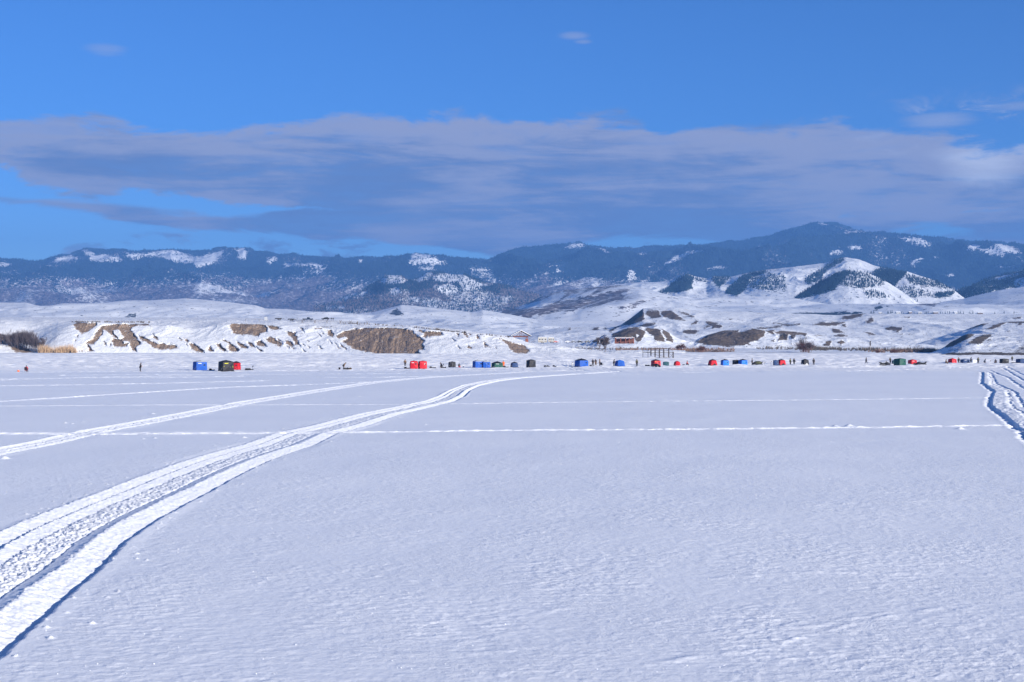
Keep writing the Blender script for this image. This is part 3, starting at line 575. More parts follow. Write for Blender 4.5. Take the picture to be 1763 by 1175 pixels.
fl = ridged(L1['X'] / 4.2 + 0.3 * fbm(L1['X'] / 9, L1['Z'] / 5, 2, 7), L1['Z'] / 16, 4, 119, 0.6)
L1['Y'] = L1['Y'] + cut * (1.5 + 0.9 * fl + 1.6 * fbm(L1['X'] / 7, L1['Z'] / 5, 4, 121))
finish(L1, snow_mat('bluff_snow', dirt_a=(0.42, 0.30, 0.215), dirt_b=(0.20, 0.145, 0.11), forest=(0.085, 0.062, 0.048), fine=1.5, bump=0.6, bscale=0.35, brush=(0.2, 0.16, 0.13), snow=(0.87, 0.875, 0.885), vstreak=3.0), bare=bm, brush=spk, forest=turf * 0.75)

# ================================================================ valley floor behind the shore, on the right
VF = sheet('valley_floor', 860, 2030, 800, [([(800, 611), (1000, 610), (1120, 610), (1200, 608.5), (1300, 607), (1500, 608), (1600, 610), (2030, 612)], [(800, 640), (1000, 680), (1300, 740), (1600, 700), (2030, 620)]),
    ([(800, 608), (1000, 606.5), (1120, 606), (1200, 605.5), (1500, 606.5), (2030, 610)], [(800, 690), (1300, 800), (2030, 660)]), ([(800, 598), (1200, 597), (2030, 600)], 1120)],
    [10, 50], relief=(0.8, 45, 1), back=(500, 8), fine_n=(0.25, 7), seed=111, edge_keep=0.4, ridge=False)
px, py = jitter(VF, 1.0, 10)
spk = sstep(fbm(VF['X'] / 7, VF['Y'] / 18, 4, 115), 0.12, 0.42) * 0.5
vb = poly_mask(px, py, [cF([(0, 395), (100, 385), (250, 400), (560, 412), (540, 425), (330, 440), (180, 435), (0, 415)]), cE([(1200, 410), (1500, 420), (1763, 440), (1763, 470), (1600, 470), (1200, 430)])], 0.8)
finish(VF, snow_mat('valley_snow', dirt_a=(0.30, 0.21, 0.14), dirt_b=(0.18, 0.13, 0.10), fine=0.7, bump=0.3, bscale=0.3, brush=(0.24, 0.19, 0.16)), bare=vb * 0.7, brush=spk * sstep(VF['T'], 0.45, 0.55))

# ================================================================ the snow-covered lake
def lake_rows():
    d = 20.0; r = [d]
    while d < 330:
        d += min(0.30, max(0.05, d * 0.0018)); r.append(d)
    while d < 700:
        d += 1.0; r.append(d)
    while d < 1300:
        d += 6 if d < 900 else 60; r.append(d)
    return np.array(r)
Dr = lake_rows()
uc = np.linspace(-0.41, 0.41, 1250)
st = (uc[1] - uc[0])
ext = 0.41 + np.cumsum(st * 1.12 ** np.arange(1, 42))
ext = ext[ext < 1.3]
uc = np.concatenate([-ext[::-1], uc, ext])
nr, nc = len(Dr), len(uc)
DD = Dr[:, None] * np.ones((1, nc)); XX = uc[None, :] * DD
PXL = CXP + FP * uc[None, :] * np.ones((nr, 1))
fade = sstep(-DD, -330, -200)
def track_x(pts):
    """a rut running away from the lake's near shore: its x in metres for every row"""
    p = sorted([(CH * FP / (y - HOR), (x - CXP) / FP * CH * FP / (y - HOR)) for x, y in pts])
    p = np.array(p)
    return np.interp(Dr, p[:, 0], p[:, 1])[:, None], (p[0, 0], p[-1, 0])
def track_d(pts):
    """a rut crossing the view: its distance for every bearing"""
    p = np.array(pts, float)
    return (CH * FP / (np.interp(PXL[0], p[:, 0], p[:, 1]) - HOR))[None, :]
H = np.zeros_like(XX)
nn = int(np.searchsorted(Dr, 330)); n1_ = int(np.searchsorted(Dr, 130))
H[:nn] = 0.035 * fbm(XX[:nn] / 9, DD[:nn] / 14, 2, 201) + 0.05 * fbm(XX[:nn] / 30, DD[:nn] / 16, 2, 202)
# wind-packed ripples, long axis across the view
xs_, ds_ = XX[:n1_], DD[:n1_]
wr = ridged((xs_ + 0.35 * ds_) / 0.75, (ds_ - 0.12 * xs_) / 0.50, 4, 205, 0.66)
patchy = 0.30 + 0.70 * sstep(fbm(xs_ / 3.5, ds_ / 6, 4, 208), -0.30, 0.40)
near = sstep(-ds_, -115, -26)
H[:n1_] += 0.024 * np.clip(wr - 0.05, 0, 1) * patchy * (0.35 + 0.65 * near)
H[:n1_] += 0.012 * fbm((xs_ + 0.3 * ds_) / 0.28, ds_ / 0.22, 2, 211) * near * (0.25 + 0.75 * patchy)
wigd = (0.05 * perlin(Dr / 0.6, Dr / 3.0, 220))[:, None]
def rubble_at(k): return np.clip(ridged(XX[k] / 0.42, DD[k] / 0.42, 3, 231, 0.6), -0.3, 1), fbm(XX[k] / 0.16, DD[k] / 0.16, 2, 233)
def prof(s, pts):
    p = np.array(pts, float); return np.interp(s, p[:, 0], p[:, 1])
# (a) the wide triple rut that starts bottom left
xe, (da, db) = track_x([(-260, 1420), (-100, 1238), (0, 1131), (62, 1075), (125, 1017), (175, 977), (212, 937), (237, 917), (257, 903), (290, 884), (327, 863.5), (357, 848.5), (400, 824), (440, 804), (468, 791.5), (505, 778), (542, 766), (581, 746.5), (627, 735), (689, 713.7), (740, 702), (783, 691), (800, 682.5), (810, 672.5), (828, 664), (859, 657), (900, 651.5), (985, 645.5), (1070, 640.5)])
w = np.interp(Dr, [25, 47, 93, 133, 174, 260], [1.05, 1.0, 0.93, 0.75, 0.62, 0.62])[:, None]
s = (XX - xe) / w + wigd
k = (s < 0.75) & (s > -5.0)
sk = s[k]; rub, ch2 = rubble_at(k)
sk = sk + 0.05 * ch2 + 0.05 * fbm(XX[k] / 1.1, DD[k] / 1.6, 2, 238)
deep = (np.interp(Dr, [25, 45, 70, 120, 170, 300], [0.95, 0.85, 0.66, 0.7, 0.95, 0.8])[:, None] * np.where(DD < 280, 1, 0.5))[k]
pa = prof(sk, [(-4.6, 0), (-4.35, 0.02), (-4.2, 0.06), (-3.62, -0.17), (-3.5, -0.16), (-3.44, -0.02), (-3.28, 0.05), (-2.75, -0.15), (-2.6, -0.10), (-1.6, -0.08), (-1.52, -0.13), (-1.44, 0.0), (-1.35, 0.01), (-1.0, 0.10), (-0.90, 0.11), (-0.13, -0.19), (-0.03, -0.20), (0.02, -0.02), (0.10, 0.02), (0.5, 0.0)])
gap = sstep(fbm(XX[k] / 1.2, DD[k] / 3.0, 2, 236), -0.35, 0.1)
chop = ((sk > -2.75) & (sk < -1.50)) * (0.12 * rub + 0.065 * ch2) * (0.45 + 0.55 * gap)
cleat = ((sk > -2.75) & (sk < -1.50)) * 0.035 * np.sin(2 * np.pi * (DD[k] + 0.25 * ch2) / 0.30) * (1 - 0.6 * gap) * (DD[k] < 90)
lit = (((sk > -4.3) & (sk < -3.6)) | ((sk > -1.0) & (sk < -0.1)) | ((sk > -3.3) & (sk < -2.75))) * (0.050 * ch2 + 0.040 * rub)
keep = 1 - sstep(-sk, -0.7, -0.1) * sstep(sk, -5.0, -4.4)
H[k] = H[k] * keep + (pa + chop + lit + cleat) * deep
# (b) the second wide rut, upper left
xe2, _ = track_x([(-300, 846), (0, 779), (79, 764), (164, 744), (255, 727.5), (340, 711), (425, 693.8), (500, 681.8), (559, 672), (647, 659), (706, 653.2), (769, 648.8), (900, 641.5), (1000, 638.5)])
s = (XX - xe2) + wigd
k = np.abs(s) < 1.7
sk = s[k]; rub, ch2 = rubble_at(k); sk = sk + 0.07 * ch2
pb = prof(sk, [(-1.6, 0), (-1.15, 0.10), (-0.75, -0.12), (-0.6, -0.10), (-0.3, 0.02), (0.1, -0.10), (0.35, 0.03), (0.75, -0.12), (0.85, -0.12), (0.95, 0.02), (1.3, 0.0)])
c2 = (np.abs(sk) < 0.9) * (0.06 * rub + 0.03 * ch2)
H[k] = H[k] * sstep(np.abs(sk), 0.9, 1.7) + (pb * 0.8 + c2) * 1.1
# (c) ruts crossing the whole view: far wall faces the camera and the sun
def cross(pts, depth, width, x0=-1e9, x1=1e9, rough=0.3):
    global H
    dc = track_d(pts)
    r0 = max(0, int(np.searchsorted(Dr, dc.min() - 1.5 * width))); r1 = int(np.searchsorted(Dr, dc.max() + 1.5 * width)) + 1
    X1, D1 = XX[r0:r1], DD[r0:r1]
    s = (D1 - dc) / width
    k = (np.abs(s) < 1.5) & (PXL > x0)[0] & (PXL < x1)[0]
    xk, dk = X1[k], D1[k]
    sk = s[k] + 0.14 * fbm(xk / 0.9, xk * 0 + 3.3, 3, int(dc[0, 0]))
    p = prof(sk, [(-1.3, 0), (-0.75, 0.15), (-0.5, 0.05), (-0.35, -1.0), (0.0, -1.0), (0.50, 0.25), (0.75, 0.2), (1.3, 0)])
    jag = np.clip(0.62 + (0.5 + rough) * fbm(xk / (0.30 + dk / 260), dk / 0.6, 4, 77) + 0.5 * fbm(xk / 5.0, xk * 0 + 1.7, 2, 78), 0.08, 1.6)
    Hs = H[r0:r1]
    Hs[k] = Hs[k] * 0.5 + p * depth * jag

cross([(-300, 748), (0, 748), (170, 748.5), (440, 746.5), (600, 745), (900, 741.5), (1200, 739.5), (1500, 736.5), (1745, 733), (2100, 730)], 0.27, 0.85, -1e9, 1762, 0.9)
cross([(-300, 744), (0, 745.5), (170, 746), (440, 744.5), (600, 744)], 0.11, 0.5, -1e9, 560, 0.9)
cross([(-300, 701), (0, 700), (250, 698), (450, 697.5), (700, 697), (900, 694), (1200, 691), (1500, 688), (1700, 685), (2000, 683)], 0.17, 0.8, rough=0.8)
cross([(-300, 706), (0, 691.5), (142, 683), (284, 674), (397, 667), (500, 664), (560, 661.5), (640, 658)], 0.29, 1.1, -1e9, 640, 0.6)
for pts, a, b in [([(-200, 668), (0, 665), (142, 663), (300, 660), (465, 656)], -200, 465), ([(-200, 656.5), (0, 655), (142, 651), (270, 651), (420, 648)], -200, 420), ([(0, 653), (400, 646), (800, 643)], -200, 330),
                  ([(-300, 641.5), (0, 641.8), (240, 640.5), (400, 640), (600, 638), (900, 634.5), (1300, 633.5), (1800, 632)], -300, 1800), ([(0, 648), (200, 645.5), (600, 644.5), (760, 642)], 100, 700),
                  ([(900, 645), (1000, 644), (1100, 644.5)], 980, 1100), ([(1100, 643), (1180, 642.5), (1260, 641.5)], 1170, 1225), ([(500, 650), (650, 650), (760, 648)], 560, 760), ([(1450, 640), (1600, 636), (1763, 630)], 1460, 1700)]:
    cross(pts, 0.24, 1.3, a, b, 1.2)
# faint old wind ridges and cracks in the crust, bottom right
def ridge_line(pts, h, width, seed):
    dc = track_d(pts); xa_, xb_ = pts[0][0], pts[-1][0]
    r0 = int(np.searchsorted(Dr, dc.min() - 2)); r1 = int(np.searchsorted(Dr, dc.max() + 2)) + 1
    s = (DD[r0:r1] - dc) / width
    k = (np.abs(s) < 2.5) & (PXL > xa_)[0] & (PXL < xb_)[0]
    xk = XX[r0:r1][k]; sk = s[k] + 0.9 * fbm(xk / 1.3, xk * 0 + seed, 4, seed)
    px_ = (PXL[0][None, :] * np.ones((r1 - r0, 1)))[k]
    e_ = sstep(px_, xa_, xa_ + 60) * sstep(-px_, -xb_, -xb_ + 60)
    Hs = H[r0:r1]; Hs[k] += h * np.exp(-sk * sk) * e_ * np.clip(0.4 + 1.6 * fbm(xk / 0.6, DD[r0:r1][k] / .6, 3, seed + 2), 0, 1.4)
for q_, (pts, h_, w_) in enumerate([([(1080, 1150), (1200, 1132), (1330, 1112), (1480, 1070), (1660, 1040)], .022, .2), ([(1120, 1103), (1250, 1086), (1400, 1078), (1560, 1048)], .018, .16), ([(560, 1088), (700, 1075), (900, 1062), (1050, 1030)], .012, .2),
        ([(150, 1150), (420, 1120), (760, 1130), (1000, 1110)], .014, .2), ([(1440, 840), (1500, 848), (1600, 850)], -.03, .18), ([(1380, 870), (1480, 868), (1640, 862)], .02, .2), ([(600, 985), (700, 1000), (790, 1018)], .018, .22), ([(1200, 1000), (1400, 985), (1760, 990)], .02, .25)]):
    ridge_line(pts, h_, w_, 500 + q_)
# (d) deep boot and sled ruts at the right edge, shaded on their sun side
def rut(pts, depth, width, seed):
    global H
    xe, (a, b) = track_x(pts)
    s = (XX - xe) / width + (0.55 * perlin(Dr / 3.2, Dr / 9 + seed, seed) + 0.20 * perlin(Dr / 0.9, Dr / 9, seed + 2))[:, None]
    k = (s < 0.6) & (s > -2.4) & (DD > a - 6) & (DD < b + 2)
    p = prof(s[k], [(-2.4, 0.0), (-1.9, 0.05), (-1.5, 0.0), (-0.55, -0.75), (-0.1, -1.0), (0.04, -0.1), (0.25, 0.10), (0.6, 0.0)])
    H[k] = np.minimum(H[k], 0.1) + p * depth * np.clip(0.75 + 1.3 * fbm(XX[k] / 0.8, DD[k] / 2.0, 3, seed + 4), 0.05, 1.5)
xa, _ = track_x([(1900, 860), (1770, 752), (1750, 734), (1735, 719), (1708, 700), (1708, 688), (1713, 675), (1693, 660), (1693, 641)])
xb, _ = track_x([(1960, 860), (1830, 752), (1785, 730), (1764, 711), (1744, 699), (1738, 673), (1710, 663), (1705, 642)])
inside = (XX > xa) & (XX < xb) & (DD > 50) & (DD < 290)
H[inside] += 0.13 * ridged(XX[inside] / 0.7, DD[inside] / 1.5, 4, 301, 0.65) + 0.02
rut([(1900, 860), (1770, 752), (1750, 734), (1735, 719), (1708, 700), (1708, 688), (1713, 675), (1693, 660), (1693, 641)], 0.22, 0.45, 3)
rut([(1960, 860), (1830, 752), (1785, 730), (1764, 711), (1744, 699), (1738, 673), (1710, 663), (1705, 642)], 0.20, 0.38, 5)
rut([(2000, 850), (1850, 740), (1766, 699), (1751, 675), (1718, 661), (1707, 642)], 0.18, 0.36, 7)
rut([(1900, 720), (1764, 668), (1739, 651), (1708, 639)], 0.18, 0.45, 11)
rut([(1900, 700), (1764, 655), (1740, 641), (1727, 634)], 0.18, 0.45, 13)
rut([(1900, 680), (1764, 646), (1745, 637), (1735, 632)], 0.16, 0.45, 17)
# trampled belt round the camp
k = (DD > 262) & (DD < 480)
H[k] += sstep(DD[k], 262, 285) * sstep(-DD[k], -480, -400) * 0.10 * ridged(XX[k] / 2.6, DD[k] / 6.0, 3, 311, 0.6)
# loose clods beside the ruts
crn = np.random.default_rng(5)
clods = [(112, 729, 1.1), (124, 730, 0.9), (142, 727, 0.8), (113, 736, 0.7), (263, 713, 1.2), (249, 706, 0.7), (238, 716, 0.6), (8, 790, 1.6), (15, 768, 0.7), (246, 756, 0.9), (266, 755, 1.0), (420, 754, 1.2), (1653, 740, 1.8), (618, 683, 1.0), (556, 687, 0.8), (430, 706, .8), (45, 720, .6), (92, 712, .5), (732, 731, .8), (15, 943, .9), (1462, 735, 2.2), (1438, 735.5, 1.8)]
for cx_, cy_, k in clods:
    D = CH * FP / (cy_ - HOR); x = (cx_ - CXP) / FP * D
    j = int(np.searchsorted(Dr, D)); a = max(0, j - 8); b = j + 9
    r = 0.13 * k * max(1, D / 90)
    H[a:b] += 0.09 * k * np.exp(-((XX[a:b] - x) ** 2 + (DD[a:b] - D) ** 2) / (r * r))
for q in range(420):
    D = float(crn.uniform(27, 120)); tr = crn.integers(0, 2)
    j = int(np.searchsorted(Dr, D)); xt = float((xe if tr == 0 else xe2)[j, 0])
    x = xt + (crn.exponential(0.5) + 0.05 if crn.random() < 0.4 else -crn.exponential(0.5) - (4.4 if tr == 0 else 1.3))
    a = max(0, j - 8); b = j + 9; r = crn.uniform(0.03, 0.07) * max(1, D / 60)
    H[a:b] += crn.uniform(0.02, 0.06) * np.exp(-((XX[a:b] - x) ** 2 + (DD[a:b] - D) ** 2) / (r * r))
k = (DD > 300) & (DD < 720)
H[k] += sstep(DD[k], 300, 345) * sstep(-DD[k], -700, -640) * 0.62 * fbm(XX[k] / 7.0, DD[k] / 4.6, 2, 331)
H = H * np.where(DD < 1250, 1, 0)
V = np.stack([XX, DD, H], -1).reshape(-1, 3)
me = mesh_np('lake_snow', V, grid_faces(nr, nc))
attr(me, 'grazing_light', sstep(DD + 6 * fbm(XX / 18, DD / 18, 3, 341), 268, 300).reshape(-1))  # low-sun brightness beyond the camp, painted into the snow colour
m = bpy.data.materials.new('lake_snow'); m.use_nodes = True
g = NT(m.node_tree)
out = g.new('ShaderNodeOutputMaterial'); bs = g.new('ShaderNodeBsdfPrincipled'); g.l.new(bs.outputs[0], out.inputs[0])
co = g.new('ShaderNodeTexCoord').outputs['Object']
pn = g.noise(co, 0.05, 4, 0.6)
n_s = g.noise(g.mapping(co, (1.0, 1.15, 1), rot=(0, 0, R(9))), 3.2, 6, 0.75, 0.2)
n_f = g.noise(g.mapping(co, (1.0, 1.6, 1)), 9.0, 4, 0.7)
gl = g.noise(co, 60.0, 1, 0.5)
fa = g.new('ShaderNodeAttribute'); fa.attribute_name = 'grazing_light'
g.l.new(g.mix(fa.outputs['Fac'], g.mix(g.mr(pn, 0.3, 0.7), (0.88, 0.89, 0.91), (0.84, 0.855, 0.885)), (0.95, 0.935, 0.92)), bs.inputs['Base Color'])  # last colour: paler, warmer snow carrying the painted grazing light
bs.inputs['Roughness'].default_value = 0.6
bs.inputs['Specular IOR Level'].default_value = 0.3
b1 = g.new('ShaderNodeBump'); b1.inputs['Strength'].default_value = 0.65; b1.inputs['Distance'].default_value = 0.06
patch_n = g.mr(g.noise(g.mapping(co, (1, 0.6, 1)), 0.3, 4, 0.6), 0.35, 0.62, 0.45, 1.0)
g.l.new(g.m('MULTIPLY', g.m('ADD', g.m('MULTIPLY', n_s, 1.0), g.m('MULTIPLY', n_f, 0.25)), patch_n), b1.inputs['Height'])
g.l.new(b1.outputs[0], bs.inputs['Normal'])
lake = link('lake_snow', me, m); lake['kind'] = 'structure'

# frost grains added on the crust: white facets turned sunward stand in for glints
def grains(n):
    r = np.random.default_rng(8); u = r.uniform(-0.37, 0.37, n); D = 25.5 + 60 * r.random(n) ** 1.7
    j = np.searchsorted(Dr, D); i = np.searchsorted(uc, u)
    z = H[j, i]; V = []; F = []
    nrm = Vector((0.45, -0.8, 0.4)).normalized(); a = nrm.orthogonal().normalized(); b = nrm.cross(a)
    for k in range(n):
        p = Vector((u[k] * D[k], D[k], z[k] + 0.012)); q = r.uniform(0.006, 0.013) * (D[k] / 30) ** 0.5; m = len(V)
        for (s_, t_) in ((1, 0), (0, 1), (-1, 0), (0, -1)): V.append(tuple(p + a * (q * s_) + b * (q * t_)))
        V.append(tuple(p + nrm * q * 0.5)); V.append(tuple(p - nrm * q * 0.5))
        for e in range(4): F.append((m + e, m + (e + 1) % 4, m + 4)); F.append((m + (e + 1) % 4, m + e, m + 5))
    gm_ = bpy.data.meshes.new('sparkle_grains'); gm_.from_pydata(V, [], F)
    fm_ = bpy.data.materials.new('sparkle'); fm_.use_nodes = True
    fm_.node_tree.nodes['Principled BSDF'].inputs['Base Color'].default_value = (0.95, 0.95, 0.96, 1); fm_.node_tree.nodes['Principled BSDF'].inputs['Roughness'].default_value = 0.4
    o = link('sparkle_grains', gm_, fm_); o['kind'] = 'stuff'
grains(420)
# wide ground under and beyond everything modelled
gm = bpy.data.meshes.new('ground')
gm.from_pydata([(-24000, -3000, -14), (24000, -3000, -14), (24000, 24000, -14), (-24000, 24000, -14)], [], [(0, 1, 2, 3)])
go = link('ground', gm, snow_mat('ground_snow', fine=0.01)); go['kind'] = 'structure'
# snowy shore behind and beside the photographer
def shore():
    xs = np.linspace(-700, 700, 90); ys = np.concatenate([np.linspace(-400, 12, 50), [20.5]])
    X_, Y_ = np.meshgrid(xs, ys)
    Zs = 4.4 * sstep(-Y_, -9, -2) * 1.0 + 0.4 * fbm(X_ / 20, Y_ / 20, 3, 401) * sstep(-Y_, -14, 0) - 0.05
    Zs = np.where(Y_ > 18, -0.3, Zs)
    me = mesh_np('shore', np.stack([X_, Y_, Zs], -1).reshape(-1, 3), grid_faces(len(ys), 90))
    o = link('shore', me, bpy.data.materials['ground_snow']); o['kind'] = 'structure'
shore()

# ================================================================ trees
def cone_tmpl(n, r, h, levels=((0.0, 1.0, 0.45), (0.35, 0.72, 0.75), (0.65, 0.42, 1.0))):
    """stacked skirts of a conifer: each level a cone from its rim up to its own tip"""
    V, F = [], []
    for (z0, rr, z1) in levels:
        b = len(V)
        for i in range(n):
            a = 2 * math.pi * (i + 0.3 * z0) / n
            V.append((r * rr * math.cos(a), r * rr * math.sin(a), h * (0.06 + 0.94 * z0)))
        V.append((0, 0, h * z1))
        for i in range(n): F.append((b + i, b + (i + 1) % n, b + n))
    return np.array(V), np.array(F)
conifer = bpy.data.materials.new('conifer_needles'); conifer.use_nodes = True
g = NT(conifer.node_tree)
out = g.new('ShaderNodeOutputMaterial'); bs = g.new('ShaderNodeBsdfPrincipled'); g.l.new(bs.outputs[0], out.inputs[0])
co = g.new('ShaderNodeTexCoord').outputs['Object']
g.l.new(g.mix(g.mr(g.noise(co, 0.02, 3), 0.3, 0.7), (0.015, 0.034, 0.052), (0.028, 0.055, 0.078)), bs.inputs['Base Color'])
bs.inputs['Roughness'].default_value = 0.85; bs.inputs['Specular IOR Level'].default_value = 0.1
bark = bpy.data.materials.new('bark'); bark.use_nodes = True
g = NT(bark.node_tree)
out = g.new('ShaderNodeOutputMaterial'); bs = g.new('ShaderNodeBsdfPrincipled'); g.l.new(bs.outputs[0], out.inputs[0])
co = g.new('ShaderNodeTexCoord').outputs['Object']
g.l.new(g.mix(g.noise(g.mapping(co, (6, 6, 1)), 3.0, 4), (0.10, 0.08, 0.065), (0.22, 0.185, 0.16)), bs.inputs['Base Color'])
bs.inputs['Roughness'].default_value = 0.9

def pick(S, dens, n, seed, bymask=None):
    """random points on a sheet, chosen with the given weight and spread evenly over what the lake sees"""
    r = np.random.default_rng(seed)
    w = (dens * (S['T'] <= 1.0)).ravel().astype(float)
    w[w < 0.02] = 0
    PYs = S['PY']; vis = np.ones_like(PYs)
    # only slopes that rise as seen from the lake
    run = np.minimum.accumulate(np.where(S['T'] <= 1.001, PYs, 1e9), axis=0)
    w = w * (PYs <= run + 0.25).ravel()
    step = np.gradient(PYs, axis=0); w = w * np.clip(-step, 0.03, 3).ravel()
    idx = r.choice(w.size, n, p=w / w.sum())
    i, j = np.unravel_index(idx, dens.shape)
    i = np.minimum(i, S['nr'] - 2); j = np.minimum(j, S['nc'] - 2)
    a, b = r.random(n), r.random(n)
    P = []
    for key in ('X', 'Y', 'Z'):
        A = S[key]
        P.append((A[i, j] * (1 - a) + A[i + 1, j] * a) * (1 - b) + (A[i, j + 1] * (1 - a) + A[i + 1, j + 1] * a) * b)
    return np.stack(P, 1)
def forest(name, P, h, seed, n=4, levels=((0.0, 1.0, 1.0),), rr=0.24, mat=conifer, kind='stuff'):
    r = np.random.default_rng(seed)
    tv, tf = cone_tmpl(n, rr, 1.0, levels)
    N = len(P); hh = h * r.uniform(0.6, 1.35, N); th = r.uniform(0, 6.28, N); fat = r.uniform(0.8, 1.25, N)
    c, s_ = np.cos(th), np.sin(th)
    vx = (tv[None, :, 0] * c[:, None] - tv[None, :, 1] * s_[:, None]) * (hh * fat)[:, None] + P[:, None, 0]
    vy = (tv[None, :, 0] * s_[:, None] + tv[None, :, 1] * c[:, None]) * (hh * fat)[:, None] + P[:, None, 1]
    vz = tv[None, :, 2] * hh[:, None] + P[:, None, 2] - 0.3
    V = np.stack([vx, vy, vz], -1).reshape(-1, 3)
    F = (tf[None] + (np.arange(N) * len(tv))[:, None, None]).reshape(-1, 3)
    o = link(name, mesh_np(name, V, F, smooth=False), mat)
    o['kind'] = kind
    return o
f1 = M1['masks']['forest']
forest('mountain_forest', pick(M1, np.clip(f1 - 0.12, 0.03, 1) ** 1.3, 70000, 1), 12, 2)
crest = np.zeros_like(f1); crest[(M1['T'] > 0.985) & (M1['T'] <= 1.0)] = 1
forest('ridge_forest', pick(M1, crest * np.clip(f1, 0.15, 1), 6000, 3), 14, 4)
forest('foothill_forest', pick(M2, np.clip(M2['masks']['forest'] * 1.0 + 0.04, 0, 1), 7000, 5), 9, 6)
for k, (S, n) in enumerate(((H1, 3800), (H2, 1500), (H3, 2000), (H4, 2600))):
    forest('hillside_forest', pick(S, np.clip(S['masks']['forest'] ** 1.5, 0, 1), n, 20 + k), 7.5, 30 + k, n=5, levels=((0, 1, 0.6), (0.4, 0.65, 1.0)), rr=0.22)
b1 = M1['masks']['brush']
aspen = bpy.data.materials.new('bare_aspen'); aspen.use_nodes = True
g = NT(aspen.node_tree)
out = g.new('ShaderNodeOutputMaterial'); bs = g.new('ShaderNodeBsdfPrincipled'); g.l.new(bs.outputs[0], out.inputs[0])
co = g.new('ShaderNodeTexCoord').outputs['Object']
g.l.new(g.mix(g.mr(g.noise(co, 0.01, 3), 0.3, 0.7), (0.13, 0.105, 0.115), (0.24, 0.20, 0.21)), bs.inputs['Base Color'])
bs.inputs['Roughness'].default_value = 0.9
asp = ((0.15, 0.25, 0.0), (0.15, 0.9, 1.0))
forest('mountain_scrub', pick(M1, b1, 16000, 7), 9, 8, rr=0.2, mat=aspen)
forest('foothill_scrub', pick(M2, M2['masks']['brush'], 6000, 9), 7, 10, rr=0.2, mat=aspen)

# ================================================================ object kit
MATS = {}
def mat(name, col, rough=0.6, metal=0.0, var=0.12, scale=3.0, spec=0.3):
    if name in MATS: return MATS[name]
    m = bpy.data.materials.new(name); m.use_nodes = True
    g = NT(m.node_tree)
    out = g.new('ShaderNodeOutputMaterial'); bs = g.new('ShaderNodeBsdfPrincipled'); g.l.new(bs.outputs[0], out.inputs[0])
    co = g.new('ShaderNodeTexCoord').outputs['Object']
    n = g.noise(co, scale, 4, 0.6)
    g.l.new(g.mix(g.mr(n, 0.3, 0.7), tuple(c * (1 + var) for c in col), tuple(c * (1 - var) for c in col)), bs.inputs['Base Color'])
    bs.inputs['Roughness'].default_value = rough; bs.inputs['Metallic'].default_value = metal; bs.inputs['Specular IOR Level'].default_value = spec
    b = g.new('ShaderNodeBump'); b.inputs['Strength'].default_value = 0.3; b.inputs['Distance'].default_value = 0.02
    g.l.new(n, b.inputs['Height']); g.l.new(b.outputs[0], bs.inputs['Normal'])
    MATS[name] = m
    return m
BLUE = mat('blue_fabric', (0.008, 0.075, 0.36)); LBLUE = mat('bright_blue_fabric', (0.012, 0.15, 0.62)); NAVY = mat('navy_fabric', (0.025, 0.055, 0.15))
RED = mat('red_fabric', (0.46, 0.010, 0.022)); BLACK = mat('black_fabric', (0.018, 0.018, 0.024)); GREY = mat('grey_fabric', (0.13, 0.14, 0.15))
GREEN = mat('dark_green_fabric', (0.012, 0.075, 0.06)); TEAL = mat('teal_fabric', (0.02, 0.08, 0.10)); LGREY = mat('pale_grey_fabric', (0.42, 0.43, 0.45))
YEL = mat('yellow_fabric', (0.75, 0.72, 0.03)); ORANGE = mat('orange_fabric', (0.8, 0.13, 0.02)); WHITE = mat('white_paint', (0.8, 0.8, 0.8)); SNOW = mat('settled_snow', (0.86, 0.87, 0.9), rough=0.7, var=0.02)
RUBBER = mat('black_rubber', (0.02, 0.02, 0.02), 0.8); STEEL = mat('dull_steel', (0.3, 0.3, 0.31), 0.4, 0.8); DGREY = mat('dark_grey_plastic', (0.05, 0.05, 0.055), 0.5)
SKIN = mat('skin', (0.55, 0.33, 0.24), 0.6, var=0.05); DENIM = mat('dark_denim', (0.03, 0.045, 0.08)); BROWN = mat('brown_canvas', (0.13, 0.08, 0.045)); OLIVE = mat('olive_canvas', (0.06, 0.065, 0.03))
GLASS = mat('dark_glass', (0.02, 0.025, 0.03), 0.1, spec=0.6); DWOOD = mat('dark_timber', (0.05, 0.04, 0.036), 0.9, var=0.25); WOOD = mat('weathered_wood', (0.16, 0.12, 0.09), 0.85, var=0.3); REDWOOD = mat('red_stained_wood', (0.15, 0.06, 0.045), 0.8, var=0.2)
PAINT_B = mat('dark_blue_car_paint', (0.015, 0.025, 0.05), 0.3, spec=0.5); PAINT_K = mat('black_car_paint', (0.015, 0.015, 0.018), 0.3, spec=0.5); PAINT_R = mat('red_car_paint', (0.35, 0.02, 0.02), 0.3, spec=0.5); CREAM = mat('cream_panel', (0.45, 0.43, 0.39), 0.5)
BRICK = mat('red_brick', (0.24, 0.085, 0.06), 0.9, var=0.25); ROOFD = mat('dark_roof_edge', (0.09, 0.065, 0.05), 0.8); LAMP = mat('lamp_lens', (0.5, 0.08, 0.05), 0.3)

